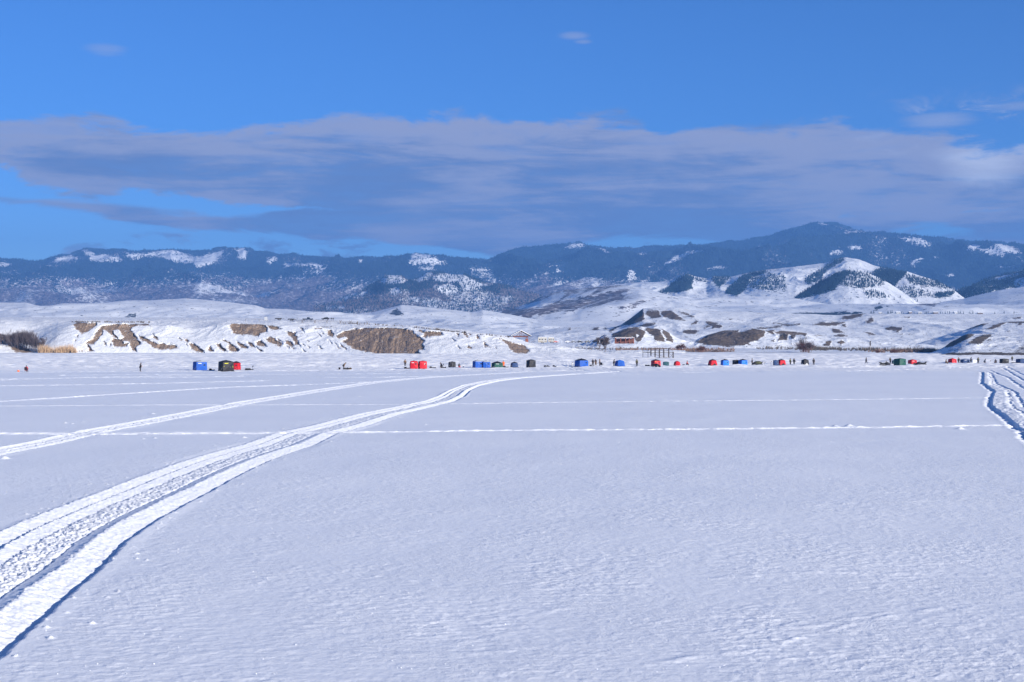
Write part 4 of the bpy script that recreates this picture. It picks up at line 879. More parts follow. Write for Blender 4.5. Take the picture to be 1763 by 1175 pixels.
class MB:
    def __init__(s): s.v = []; s.f = []
    def poly(s, pts):
        b = len(s.v); s.v += [tuple(p) for p in pts]; s.f.append(tuple(range(b, b + len(pts)))); return s
    def box(s, c, d, rz=0.0, taper=1.0, rx=0.0):
        b = len(s.v); M = Matrix.Rotation(rz, 3, 'Z') @ Matrix.Rotation(rx, 3, 'X')
        for z in (-0.5, 0.5):
            k = taper if z > 0 else 1
            for x, y in ((-0.5, -0.5), (0.5, -0.5), (0.5, 0.5), (-0.5, 0.5)):
                p = M @ Vector((x * d[0] * k, y * d[1] * k, z * d[2])); s.v.append((c[0] + p.x, c[1] + p.y, c[2] + p.z))
        for f in ((3, 2, 1, 0), (4, 5, 6, 7), (0, 1, 5, 4), (1, 2, 6, 5), (2, 3, 7, 6), (3, 0, 4, 7)): s.f.append(tuple(b + i for i in f))
        return s
    def tube(s, p0, p1, r0, r1=None, n=6, caps=True):
        r1 = r0 if r1 is None else r1
        p0, p1 = Vector(p0), Vector(p1); d = (p1 - p0); d.normalize()
        a = d.orthogonal().normalized(); c = d.cross(a)
        b = len(s.v)
        for p, r in ((p0, r0), (p1, r1)):
            for i in range(n):
                t = 2 * math.pi * i / n; q = p + a * (r * math.cos(t)) + c * (r * math.sin(t)); s.v.append(tuple(q))
        for i in range(n): s.f.append((b + i, b + (i + 1) % n, b + n + (i + 1) % n, b + n + i))
        if caps: s.f.append(tuple(b + n - 1 - i for i in range(n))); s.f.append(tuple(b + n + i for i in range(n)))
        return s
    def path(s, pts, r, n=6):
        for a, b in zip(pts, pts[1:]): s.tube(a, b, r, r, n)
        return s
    def loft(s, rings, cap=True):
        b = len(s.v); n = len(rings[0])
        for r in rings: s.v += [tuple(p) for p in r]
        for k in range(len(rings) - 1):
            for i in range(n): s.f.append((b + k * n + i, b + k * n + (i + 1) % n, b + (k + 1) * n + (i + 1) % n, b + (k + 1) * n + i))
        if cap: s.f.append(tuple(b + n - 1 - i for i in range(n))); s.f.append(tuple(b + (len(rings) - 1) * n + i for i in range(n)))
        return s
    def ball(s, c, r, nu=8, nv=5, sc=(1, 1, 1)):
        rings = []
        for j in range(nv + 1):
            t = math.pi * (j + 0.02) / (nv + 0.04)
            rings.append([(c[0] + r * sc[0] * math.sin(t) * math.cos(2 * math.pi * i / nu), c[1] + r * sc[1] * math.sin(t) * math.sin(2 * math.pi * i / nu), c[2] - r * sc[2] * math.cos(t)) for i in range(nu)])
        return s.loft(rings)
    def build(s, name, m, parent=None, smooth=False, mats=None, idx=None):
        me = bpy.data.meshes.new(name); me.from_pydata(s.v, [], s.f); me.update()
        if smooth:
            for p in me.polygons: p.use_smooth = True
        o = link(name, me, m, parent)
        if mats:
            for q in mats: me.materials.append(q)
            for p, i in zip(me.polygons, idx): p.material_index = i
        return o
def thing(name, loc, rz, label, cat, group=None):
    o = bpy.data.objects.new(name, None); COL.objects.link(o); o.empty_display_size = 0.3
    o.location = loc; o.rotation_euler = (0, 0, rz)
    return tag(o, label, cat, group)
def copy_tree(o, parent=None):
    c = o.copy(); COL.objects.link(c)
    if parent is not None:
        c.parent = parent; c.matrix_parent_inverse = o.matrix_parent_inverse.copy()
    for ch in list(o.children): copy_tree(ch, c)
    return c
def lake_at(px, pybase):
    D = CH * FP / (pybase - HOR)
    return Vector(((px - CXP) / FP * D, D, -0.03)), D
def m_per_px(D): return D / FP

# ---------------------------------------------------------------- pop-up fishing shelters
def hub_tent(x0, x1, ytop, ybase, wall, roof, label, rz=0.35, low=None, door=None, panel=None, skirt=None, group='pop-up fishing tents on the lake ice', flare=1.0, mark=None, depth=1.0, shoulder=0.80):
    loc, D = lake_at((x0 + x1) / 2, ybase)
    W = (x1 - x0) * m_per_px(D); Hh = (ybase - ytop) * m_per_px(D)
    w = W / (math.cos(rz) + abs(math.sin(rz)) * depth) / 1.05
    dd = w * depth
    loc.y += dd * 0.5
    t = thing('ice_fishing_tent', loc, rz, label, 'tent', group)
    hs = Hh * shoulder; k = 0.95 / flare
    base = [(-w / 2, -dd / 2), (w / 2, -dd / 2), (w / 2, dd / 2), (-w / 2, dd / 2)]
    for i in range(4):
        a, b = base[i], base[(i + 1) % 4]
        mx, my = (a[0] + b[0]) / 2, (a[1] + b[1]) / 2; L = math.hypot(mx, my)
        out = 0.10 * w; hub = (mx + mx / L * out, my + my / L * out, hs * 0.52)
        A, B = (a[0], a[1], 0), (b[0], b[1], 0); Cc, Dd = (b[0] * k, b[1] * k, hs), (a[0] * k, a[1] * k, hs)
        # edges bow outwards a little between the corners and the hub
        def mid(p, q, f=0.5, o=0.02): return (p[0] * (1 - f) + q[0] * f + mx / L * o * w, p[1] * (1 - f) + q[1] * f + my / L * o * w, p[2] * (1 - f) + q[2] * f)
        mb = MB(); ring = [A, mid(A, B), B, mid(B, Cc, .5, 0.0), Cc, mid(Cc, Dd), Dd, mid(Dd, A, .5, 0.0)]
        idx = []
        for j in range(8):
            mb.poly([ring[j], ring[(j + 1) % 8], hub]); idx.append(1 if (low and j in (0, 1)) else 0)
        o = mb.build('wall', wall, t, mats=[low] if low else None, idx=idx if low else None)
        n = Vector((mx / L, my / L, 0))
        def onwall(fx, fz, off=0.015):
            """a point on the faceted wall at fraction fx along and fz up"""
            p = Vector(A) * (1 - fx) * (1 - fz) + Vector(B) * fx * (1 - fz) + Vector(Cc) * fx * fz + Vector(Dd) * (1 - fx) * fz
            q = 1 - max(abs(fx - 0.5), abs(fz - 0.52)) * 2
            return p + n * (out * max(q, 0) + off)
        if door is not None and i == 0:
            pts = [(0.10, 0.02), (0.42, 0.02), (0.46, 0.5), (0.42, 0.93), (0.12, 0.93)]
            dm = MB().poly([onwall(*p) for p in pts]).build('door', door, t)
            MB().path([onwall(p[0], p[1], 0.03) for p in pts[1:4]], 0.012, 4).build('zipper', LGREY, dm)
        if panel is not None and i in (0, 1):
            MB().poly([onwall(0.06, 0.5, .02), onwall(0.5, 0.06, .02), onwall(0.94, 0.5, .02), onwall(0.5, 0.95, .02)]).poly([onwall(0.5, 0.5, .03), onwall(0.6, .4, .03), onwall(.7, .5, .03)]).build('panel', panel, t)
            MB().path([onwall(0.06, 0.5, 0.03), onwall(0.5, 0.95, 0.03), onwall(0.94, 0.5, 0.03), onwall(0.5, 0.06, 0.03)], 0.02, 4).build('piping', YEL if wall is BLACK else LGREY, t)
        wx = 0.72 if i == 0 else 0.5
        MB().poly([onwall(wx - .11, .58, .03), onwall(wx + .11, .58, .03), onwall(wx + .10, .76, .03), onwall(wx - .10, .76, .03)]).build('window', GLASS if mark is not LAMP else GLASS, t)
        if mark is not None and i == 0:
            lm = MB()
            for q in range(6):
                u = 0.14 + q * 0.055
                lm.poly([onwall(u, .80, .04), onwall(u + .035, .80, .04), onwall(u + .035, .89, .04), onwall(u, .89, .04)])
            lm.build('printed_mark', mark, t)
    rb = MB(); top = (0, 0, Hh); cr = [(x * k, y * k, hs) for x, y in base]
    for i in range(4):
        a, b = Vector(cr[i]), Vector(cr[(i + 1) % 4]); m_ = (a + b) / 2 + Vector((0, 0, (Hh - hs) * 0.30)) + Vector(((a + b).x * 0.02, (a + b).y * 0.02, 0))
        q1 = (a * 0.5 + Vector(top) * 0.5) + Vector((0, 0, (Hh - hs) * 0.13)); q2 = (b * 0.5 + Vector(top) * 0.5) + Vector((0, 0, (Hh - hs) * 0.13))
        rb.poly([a, b, m_]).poly([a, m_, q1]).poly([m_, b, q2]).poly([m_, q2, top]).poly([m_, top, q1])
    ro = rb.build('roof', roof, t, smooth=False)
    hb = MB(); hb.tube((0, 0, Hh - .01), (0, 0, Hh + .05), 0.07, 0.05, 8); hb.build('hub', DGREY, ro)
    sk = MB()
    for i in range(4):
        a, b = base[i], base[(i + 1) % 4]
        sk.poly([(a[0] * 1.02, a[1] * 1.02, 0.14), (a[0] * 1.22, a[1] * 1.22, 0.02), (b[0] * 1.22, b[1] * 1.22, 0.02), (b[0] * 1.02, b[1] * 1.02, 0.14)])
    sk.build('snow_skirt', skirt or BLACK, t)
    for i in (0, 1):
        a = base[i]
        gl = MB(); gl.tube((a[0] * 1.0, a[1] * 1.0, hs * .5), (a[0] * 1.9, a[1] * 1.9, 0.02), 0.006, n=3); gl.tube((a[0] * 1.9, a[1] * 1.9, -0.05), (a[0] * 1.86, a[1] * 1.86, 0.18), 0.012, n=4); gl.build('guy_rope', LGREY, t)
    return t
hub_tent(328, 356, 620.5, 638.5, BLUE, LGREY, 'blue pop-up fishing tent with a grey roof, leftmost tent on the ice', rz=0.55, skirt=GREY, mark=WHITE, shoulder=0.84)
hub_tent(398, 413, 622, 637.6, RED, BLACK, 'red tent with a black top half hidden behind the black and grey tent', rz=-0.2, skirt=GREY)
hub_tent(372, 402, 620, 640.0, BLACK, BLACK, 'black tent with grey diamond panels and lime piping, nearest the camera', rz=0.62, panel=GREY, mark=YEL, shoulder=0.84)
hub_tent(704.5, 720, 621, 635.8, RED, RED, 'red tent with white lettering, left one of the joined red pair', rz=0.15, mark=WHITE, shoulder=0.9)
hub_tent(719, 735.5, 621, 635.8, RED, RED, 'plain red tent, right one of the joined red pair', rz=0.3, shoulder=0.9, flare=0.98)
hub_tent(771, 785, 622.5, 633, BLACK, BLACK, 'small black tent with a grey doorway between the red pair and the blue pair', rz=0.25, door=GREY, shoulder=0.88)
hub_tent(812.5, 832, 619.5, 634.3, BLUE, LGREY, 'blue tent with an open dark doorway and pale roof, left of the joined blue pair', rz=0.4, door=BLACK)
hub_tent(829, 845, 620.5, 634.3, BLUE, LGREY, 'blue tent with navy door, right of the joined blue pair', rz=0.2, door=NAVY)
hub_tent(845, 867, 622.3, 633.8, GREEN, BLACK, 'dark green tent with a white patch and black top beside the person in orange', rz=0.4, door=BLACK, mark=WHITE, shoulder=0.72)
hub_tent(878, 893, 623, 633.5, NAVY, BLACK, 'small dull blue tent with a black arched top, left of the tall black tent', rz=0.3, flare=1.2, door=BLACK)
hub_tent(905.5, 923, 619, 633.5, BLACK, BLACK, 'tall plain charcoal tent standing alone below the orange earth bank', rz=0.5, shoulder=0.88)
hub_tent(989, 1014, 617.3, 632.3, BLUE, BLACK, 'large blue tent with black peaked roof and grey door beside three standing people', rz=0.5, door=GREY, shoulder=0.76)
hub_tent(1058, 1077, 619.8, 631.5, BLUE, LBLUE, 'bright blue tent with rounded top and sloping right side', rz=0.35, flare=1.15)
hub_tent(1121, 1138.5, 618.6, 632.3, RED, BLACK, 'red and black tent with a yellow panel and gear piled at its front', rz=0.45, door=YEL, low=BLACK)
hub_tent(1142, 1152.5, 622.8, 630.6, TEAL, NAVY, 'low boxy blue grey tent between two red tents', rz=0.1, shoulder=0.93)
hub_tent(1160, 1172.5, 621.6, 630.6, RED, RED, 'small low rounded red tent, just right of the boxy blue grey one', rz=0.3, flare=1.25, skirt=RED)
hub_tent(1219, 1236.5, 618.4, 630.6, RED, BLACK, 'red tent with black lower flaps standing apart, left of the two bright blue tents', rz=0.4, low=BLACK, flare=1.3)
hub_tent(1241.5, 1256, 618.4, 630.6, LBLUE, BLACK, 'bright blue tent with a dark top standing alone to the right of the red tent', rz=0.3)
hub_tent(1262, 1275, 619.6, 630.0, BLACK, BLACK, 'black tent joined to the left side of a bright blue tent', rz=0.2, shoulder=0.93)
hub_tent(1272, 1288, 618.2, 630.2, LBLUE, BLACK, 'bright blue tent with a dark roof joined to a black tent', rz=0.4)
hub_tent(1332, 1341, 619.8, 629.8, NAVY, BLACK, 'navy tent joined to the left side of a red tent', rz=0.1, shoulder=0.93)
hub_tent(1338, 1354.5, 618.4, 629.8, RED, BLACK, 'red tent with black lower flap joined to a navy tent', rz=0.4, low=BLACK, flare=1.2)
hub_tent(1380, 1394, 618.2, 629.6, BLACK, BLACK, 'black tent with white snow banked over its foot, between two standing people', rz=0.4, low=LGREY, flare=1.1)
hub_tent(1537, 1546, 619.8, 627.4, TEAL, TEAL, 'dark teal tent half hidden behind the left side of the big green tent', rz=0.1)
hub_tent(1541, 1562, 617.0, 630.4, GREEN, GREEN, 'big dark green tent between the two snowmobiles', rz=0.5, shoulder=0.9)
hub_tent(1565, 1580, 618.8, 628.2, RED, RED, 'red tent with a dark foot just right of the big green tent', rz=0.35, low=BLACK, mark=WHITE)
hub_tent(1634, 1648.5, 616.8, 627.0, RED, RED, 'red tent with a dark doorway near the right edge of the lake', rz=0.45, door=BLACK)
hub_tent(1656, 1671, 618.6, 626.4, NAVY, NAVY, 'low navy blue tent right of the last red tent', rz=0.2, shoulder=0.93, mark=WHITE)
hub_tent(1673, 1682, 618.8, 625.6, WHITE, WHITE, 'small white tent beside the low navy tent', rz=0.2, skirt=LGREY)
hub_tent(1724, 1738, 617.6, 627.2, BLACK, TEAL, 'dark square tent near the right edge, left of the flat cargo sled', rz=0.15, shoulder=0.93)
hub_tent(1753, 1772, 617.6, 626.6, NAVY, TEAL, 'dark navy tent cut off by the right edge of the picture', rz=0.2, shoulder=0.9)

# ---------------------------------------------------------------- people
def skin_mesh(name, joints, bones, sub=1):
    """joints: name -> (x, y, z, radius)"""
    names = list(joints); ix = {n: i for i, n in enumerate(names)}
    me = bpy.data.meshes.new(name + '_skeleton'); me.from_pydata([joints[n][:3] for n in names], [(ix[a], ix[b]) for a, b in bones], [])
    o = bpy.data.objects.new(name, me); COL.objects.link(o)
    o.modifiers.new('skin', 'SKIN')
    if not me.skin_vertices: 
        import bmesh
        b = bmesh.new(); b.from_mesh(me); b.verts.layers.skin.verify(); b.to_mesh(me); b.free()
    for n in names:
        r = joints[n][3]; sv = me.skin_vertices[0].data[ix[n]]
        sv.radius = (r, r) if not isinstance(r, tuple) else r
        sv.use_root = (ix[n] == 0)
    if sub:
        q = o.modifiers.new('sub', 'SUBSURF'); q.levels = sub; q.render_levels = sub
    bpy.context.view_layer.update()
    ev = o.evaluated_get(bpy.context.evaluated_depsgraph_get())
    out = bpy.data.meshes.new_from_object(ev); out.name = name
    for p in out.polygons: p.use_smooth = True
    bpy.data.objects.remove(o); bpy.data.meshes.remove(me)
    return out
def rotp(p, piv, a):
    """turn a point about an X-axis through piv (a > 0 leans forward, towards -Y)"""
    y, z = p[1] - piv[1], p[2] - piv[2]
    return (p[0], piv[1] + y * math.cos(a) - z * math.sin(a), piv[2] + y * math.sin(a) + z * math.cos(a), p[3])
def pose(kind):
    J = dict(pelvis=(0, 0, .95, .135), waist=(0, 0, 1.10, .125), chest=(0, 0.01, 1.30, .145), neck=(0, 0, 1.47, .06), head=(0, -0.01, 1.60, .10), crown=(0, 0.0, 1.70, .075), nose=(0, -0.115, 1.60, .018))
    for s_, n in ((1, 'l'), (-1, 'r')):
        J['hip' + n] = (s_ * .10, 0, .90, .10); J['knee' + n] = (s_ * .12, -0.01, .50, .068); J['ankle' + n] = (s_ * .13, 0.02, .10, .05); J['toe' + n] = (s_ * .15, -.17, .045, .042)
        J['sh' + n] = (s_ * .20, 0, 1.42, .065); J['elb' + n] = (s_ * .27, .03, 1.14, .050); J['wr' + n] = (s_ * .27, -.05, .90, .034)
    up = ['waist', 'chest', 'neck', 'head', 'crown', 'nose', 'shl', 'shr', 'elbl', 'elbr', 'wrl', 'wrr']
    def lean(a):
        for n in up: J[n] = rotp(J[n], J['pelvis'], a)
    if kind == 'work':
        for s_, n in ((1, 'l'), (-1, 'r')): J['wr' + n] = (s_ * .14, -.30, 1.12, .034); J['elb' + n] = (s_ * .26, -.03, 1.16, .05)
        lean(0.12)
        for n in ('head', 'crown', 'nose'): J[n] = rotp(J[n], J['neck'], 0.25)
    elif kind == 'walk':
        J['kneel'] = (.12, -.18, .52, .068); J['anklel'] = (.12, -.24, .12, .05); J['toel'] = (.13, -.43, .08, .042)
        J['kneer'] = (-.12, .06, .50, .068); J['ankler'] = (-.12, .32, .14, .05); J['toer'] = (-.13, .16, .045, .042)
        J['wrl'] = (.27, .22, .95, .034); J['wrr'] = (-.27, -.25, .98, .034); lean(0.08)
    elif kind == 'bend':
        for s_, n in ((1, 'l'), (-1, 'r')):
            J['wr' + n] = (s_ * .2, -.32, 1.02, .034); J['knee' + n] = (s_ * .14, -.12, .50, .068)
        lean(0.85)
    elif kind == 'sit':
        d = -0.47
        for n in list(J):
            x, y, z, r = J[n]; J[n] = (x, y, z + d, r)
        for s_, n in ((1, 'l'), (-1, 'r')):
            J['knee' + n] = (s_ * .14, -.44, .50, .068); J['ankle' + n] = (s_ * .14, -.46, .10, .05); J['toe' + n] = (s_ * .16, -.64, .045, .042)
            J['wr' + n] = (s_ * .17, -.32, .66, .034); J['elb' + n] = (s_ * .28, -.05, .70, .05)
        lean(0.18)
    elif kind == 'kneel':
        d = -0.42
        for n in list(J):
            x, y, z, r = J[n]; J[n] = (x, y, z + d, r)
        for s_, n in ((1, 'l'), (-1, 'r')):
            J['knee' + n] = (s_ * .14, -.20, .09, .068); J['ankle' + n] = (s_ * .14, .22, .07, .05); J['toe' + n] = (s_ * .14, .30, .06, .042)
            J['wr' + n] = (s_ * .14, -.42, .45, .034)
        lean(0.45)
    return J
POSES = {}
def body_set(kind):
    if kind in POSES: return POSES[kind]
    J = pose(kind)
    bones = [('pelvis', 'waist'), ('waist', 'chest'), ('chest', 'neck'), ('neck', 'head'), ('head', 'crown'), ('head', 'nose')]
    B = dict(J)
    for n, s_ in (('l', 1), ('r', -1)):
        bones += [('pelvis', 'hip' + n), ('hip' + n, 'knee' + n), ('knee' + n, 'ankle' + n), ('ankle' + n, 'toe' + n), ('chest', 'sh' + n), ('sh' + n, 'elb' + n), ('elb' + n, 'wr' + n)]
        e, w = Vector(J['elb' + n][:3]), Vector(J['wr' + n][:3]); d = (w - e).normalized(); side = d.cross(Vector((1, 0, 0))).normalized(); 
        p = w + d * .07; B['palm' + n] = (*p, .036); bones.append(('wr' + n, 'palm' + n))
        for q in range(4):
            o = side * (q - 1.5) * .021; L = (.062, .074, .070, .054)[q]
            a = p + d * .03 + o; b = p + d * (.03 + L) + o + Vector((-s_ * .02, 0, 0))
            B['f%d%s' % (q, n)] = (*a, .0095); B['g%d%s' % (q, n)] = (*b, .008); bones += [('palm' + n, 'f%d%s' % (q, n)), ('f%d%s' % (q, n), 'g%d%s' % (q, n))]
        a = w + d * .045 - side * .045; b = a + d * .04 - side * .012
        B['t' + n] = (*a, .011); B['u' + n] = (*b, .009); bones += [('wr' + n, 't' + n), ('t' + n, 'u' + n)]
    body = skin_mesh('body', B, bones, 1)
    def fat(keys, k, add=0.0): return {q: (J[q][0], J[q][1], J[q][2], J[q][3] * k + add) for q in keys}
    jk = fat(['chest', 'waist', 'pelvis', 'shl', 'elbl', 'wrl', 'shr', 'elbr', 'wrr', 'neck'], 1.18, .022)
    jk['neck'] = (*J['neck'][:3], .085)
    jacket = skin_mesh('jacket', jk, [('pelvis', 'waist'), ('waist', 'chest'), ('chest', 'neck'), ('chest', 'shl'), ('shl', 'elbl'), ('elbl', 'wrl'), ('chest', 'shr'), ('shr', 'elbr'), ('elbr', 'wrr')], 1)
    tr = fat(['pelvis', 'hipl', 'kneel', 'anklel', 'hipr', 'kneer', 'ankler'], 1.15, .018)
    trousers = skin_mesh('trousers', tr, [('pelvis', 'hipl'), ('hipl', 'kneel'), ('kneel', 'anklel'), ('pelvis', 'hipr'), ('hipr', 'kneer'), ('kneer', 'ankler')], 1)
    boots = []
    for n in 'lr':
        a, k_, t_ = Vector(J['ankle' + n][:3]), Vector(J['knee' + n][:3]), Vector(J['toe' + n][:3])
        u = a + (k_ - a) * 0.35
        boots.append(skin_mesh('boot', {'a': (*a, .075), 'u': (*u, .08), 't': (*(t_ * .9 + a * .1), .055)}, [('a', 'u'), ('a', 't')], 1))
    hd = MB(); h, c = Vector(J['head'][:3]), Vector(J['crown'][:3]); ax = (c - h).normalized()
    hd.ball(h + ax * .055 + Vector((0, .015, 0)), .125, 10, 6, (1, 1.05, 1.0))
    me = bpy.data.meshes.new('hat'); me.from_pydata(hd.v, [], hd.f); me.update()
    for p in me.polygons: p.use_smooth = True
    for q in (body, jacket, trousers, me, *boots):
        q.materials.clear(); q.materials.append(None)
    POSES[kind] = (body, jacket, trousers, boots, me)
    return POSES[kind]
def person(px, ybase, kind, rz, label, jk=BLACK, tr=BLACK, hat=BLACK, h=1.0, group=None, loc=None):
    if loc is None: loc, D = lake_at(px, ybase)
    body, jacket, trousers, boots, hm = body_set(kind)
    t = thing('person', loc + Vector((0, 0, 0.02)), rz, label, 'person', group); t.scale = (h, h, h)
    for nm, me, m in [('body', body, SKIN), ('jacket', jacket, jk), ('trousers', trousers, tr), ('hat', hm, hat), ('boot', boots[0], BLACK), ('boot', boots[1], BLACK)]:
        o = bpy.data.objects.new(nm, me); COL.objects.link(o); o.parent = t
        o.material_slots[0].link = 'OBJECT'; o.material_slots[0].material = m
    return t
PI = math.pi
person(241.5, 640.3, 'work', PI * 0.5, 'person in black standing alone with head bowed, left of the leftmost blue tent', h=1.02)
person(591, 637.0, 'bend', PI * 0.55, 'person in dark clothes leaning over a loaded sled, left of the joined red tents', BROWN, BLACK)
person(697.5, 631.8, 'stand', 0.3, 'person standing just left of and behind the joined red tents', BROWN, BLACK)
person(760.5, 634.2, 'kneel', -0.9, 'person kneeling with dark gear, right of the joined red tents', BLACK, BLACK)
person(790.3, 634.0, 'sit', 0.4, 'small figure seated low on a red bucket by the small black tent', BLACK, RED, BLACK, h=.85)
person(866.8, 633.4, 'stand', 0.2, 'person in a bright orange jacket standing at the right end of the dark green tent', ORANGE, ORANGE, BLACK, h=.9)
person(985.5, 633.6, 'walk', 0.2, 'thin figure in pale grey standing just left of the large blue tent with black roof', LGREY, LGREY, BROWN, h=.72)
person(1020.8, 631.0, 'stand', 0.5, 'leftmost of three people in black standing right of the black-roofed blue tent', BLACK, BLACK)
person(1025.8, 631.2, 'work', -0.5, 'middle one of three people in black, right of the black-roofed blue tent', BLACK, BROWN)
person(1032.6, 631.0, 'stand', 1.3, 'rightmost of three people, standing by a dark chair right of the black-roofed blue tent', BROWN, BLACK)
person(1056.8, 631.4, 'work', 1.2, 'person in black standing against the left side of the bright blue rounded tent', BLACK, BLACK)
person(1096.5, 631.4, 'stand', 0.4, 'person in dark olive standing alone between the rounded blue tent and the yellow-panelled tent', OLIVE, BLACK)
person(1182.5, 630.4, 'sit', 1.4, 'person in a red jacket beside a dark sled, right of the small low red tent', RED, BLACK)
person(1295, 629.6, 'stand', 1.2, 'person in black standing between the joined blue tent and a covered snowmobile', BLACK, BLACK)
person(1360.8, 629.6, 'stand', 0.7, 'left one of two people standing right of the red tent joined to a navy tent', OLIVE, BLACK)
person(1367.3, 629.4, 'walk', -0.6, 'right one of two people standing right of the red tent joined to a navy tent', BLACK, BLACK)
person(1401, 629.4, 'stand', 0.2, 'person in black standing right of the black tent with the white foot', BLACK, BLACK)
person(1491.3, 627.2, 'walk', 0.9, 'lone dark figure walking on open snow left of the snowmobiles', BLACK, BLACK)
person(1533.0, 627.2, 'work', -0.8, 'person in olive standing behind the snowmobile left of the big green tent', OLIVE, BLACK)
person(1628.5, 627.2, 'sit', 0.9, 'person in brown sitting left of the red tent near the right edge', BROWN, BROWN)
person(1650.6, 627.2, 'stand', 0.1, 'person standing close against the right side of the red tent near the right edge', BLACK, BLACK)
person(1671.5, 626.2, 'work', 0.8, 'person in dark blue standing at the right end of the low navy tent', DENIM, BLACK)
person(1684.2, 626.6, 'stand', 0.2, 'person in grey and black standing right of the small white tent', OLIVE, BLACK)
person(1695.0, 626.2, 'kneel', 0.8, 'person crouching on the ice between the small white and the dark square tent', DENIM, BLACK)
person(1714.6, 627.4, 'sit', -0.8, 'stocky seated person just left of the dark square tent', BLACK, BLACK, h=1.05)
person(1742.8, 622.8, 'stand', -0.2, 'distant person standing between the two rightmost tents', OLIVE, BLACK, h=.9)

# ---------------------------------------------------------------- camp gear
def camp_chair(loc, rz, m, label):
    t = thing('folding_chair', loc, rz, label, 'chair')
    MB().box((0, 0, .43), (.52, .48, .03)).build('seat', m, t)
    MB().box((0, .26, .72), (.54, .03, .56), rx=-0.15).build('backrest', BLACK, t)
    for s_ in (-1, 1):
        MB().box((s_ * .29, -.02, .64), (.09, .46, .05)).build('armrest', m, t)
        for y0, y1 in ((-.26, .26), (.26, -.26)):
            MB().tube((s_ * .28, y0, 0), (s_ * .28, y1, .62), .014).build('leg', STEEL, t)
    return t
def bucket(loc, m, label, r=.15, h=.36, cat='bucket'):
    t = thing('bucket', loc, 0.3, label, cat)
    n = 14; rg = lambda rr, z: [(rr * math.cos(2 * PI * i / n), rr * math.sin(2 * PI * i / n), z) for i in range(n)]
    MB().loft([rg(r * .85, 0), rg(r, h), rg(r * 1.08, h), rg(r * 1.08, h - .03), rg(r, h - .035)], cap=True).build('pail', m, t)
    MB().loft([rg(r * 1.1, h), rg(r * 1.1, h + .025)]).build('lid', WHITE, t)
    MB().path([(r * math.cos(a), 0, h * .8 + .12 * math.sin(a)) for a in np.linspace(0, PI, 8)], .008, 4).build('handle', STEEL, t)
    return t
def sled(px, yb, L, rz, label, cargo=(('box', BLACK), ('bag', DGREY)), m=BLACK, group=None):
    loc, D = lake_at(px, yb)
    t = thing('sled', loc, rz, label, 'sled', group)
    n = 12
    def ring(k, z):
        return [(L / 2 * k * math.copysign(abs(math.cos(2 * PI * i / n)) ** .5, math.cos(2 * PI * i / n)) * 1.0, .34 * k * math.copysign(abs(math.sin(2 * PI * i / n)) ** .5, math.sin(2 * PI * i / n)), z + (.08 if math.cos(2 * PI * i / n) > .6 else 0)) for i in range(n)]
    MB().loft([ring(.85, 0.02), ring(1.0, .26), ring(1.04, .27), ring(.97, .25), ring(.82, .06)]).build('tub', m, t)
    MB().path([(L / 2, .15, .25), (L / 2 + .8, 0, .12), (L / 2, -.15, .25)], .012, 4).build('tow_rope', LGREY, t)
    x = -L * .28
    for kind, cm in cargo:
        if kind == 'box':
            o = MB().box((x, 0, .28), (.5, .4, .32)).build('cargo_box', cm, t)
            MB().box((x, 0, .455), (.53, .43, .03)).build('lid', DGREY, o)
        elif kind == 'bag':
            MB().ball((x, 0, .32), .24, 10, 6, (1.25, .85, .8)).build('gear_bag', cm, t, smooth=True)
        elif kind == 'tall':
            MB().tube((x, .05, .2), (x + .15, .05, 1.05), .03).tube((x + .05, .05, .95), (x + .28, .05, 1.0), .02).ball((x + .1, .05, .85), .12).build('ice_auger', cm, t)
        x += .58
    return t
loc, D = lake_at(45, 641.2)
camp_chair(loc, PI, RED, 'red and black folding chair facing away, seat of the angler at the far left')
tq = person(45, 641.2, 'sit', PI, 'angler in red and black sitting in a folding chair at the far left', RED, BLACK); tq.location.z += 0.03
rod = MB(); rod.tube((.1, 0, 0), (1.15, .2, .42), .012, .004, 5).tube((-.1, -.02, -.04), (.12, 0, 0), .02, .02, 6)
ro = rod.build('fishing_rod', DGREY); ro.location = (tq.location.x + .2, tq.location.y + .35, .72); tag(ro, 'short fishing rod held out by the seated angler at the far left', 'fishing rod')
loc, D = lake_at(31.5, 641.0)
bucket(loc, ORANGE, 'small orange bucket on the snow left of the seated angler', .2, .42)
sled(365, 638.8, 1.2, 0.1, 'small flat dark sled lying just left of the black and grey tent', (('bag', BLACK),))
sled(429, 638.2, 1.9, 0.0, 'dark sled heaped with gear right of the red tent with the black top', (('box', BLACK), ('bag', DGREY), ('tall', BLACK)))
sled(598, 637.0, 1.9, 0.1, 'loaded dark sled beside the leaning person', (('box', DGREY), ('bag', BLACK), ('bag', BROWN)))
loc, D = lake_at(584.5, 636.8)
bucket(loc, BROWN, 'brown bucket at the left side of the leaning person', .22, .5)
sled(700.5, 635.6, 1.2, 0.0, 'flat dark sled at the left foot of the joined red tents', (('box', BLACK),))
sled(745, 634.8, 1.5, 0.15, 'low dark sled on the snow just right of the joined red tents', (('bag', DGREY),))
sled(764.5, 634.3, 0.9, 0.4, 'short dark sled with an upright auger by the kneeling person', (('tall', BLACK),))
loc, D = lake_at(797.8, 633.8)
bucket(loc, DGREY, 'small dark bucket standing alone left of the joined blue tents', .16, .34)
sled(871, 633.6, 1.2, 0.0, 'flat black sled at the feet of the person in orange', (('bag', BLACK),))
sled(941.5, 632.8, 1.4, 0.05, 'long low black sled right of the tall charcoal tent', (('bag', BLACK), ('bag', DGREY)))
sled(955, 632.6, 0.8, 0.2, 'short low black sled, the further right of two beyond the charcoal tent', (('bag', BLACK),))
loc, D = lake_at(1036.2, 631.6)
camp_chair(loc, 2.6, BLACK, 'black folding chair right of the group of three people')
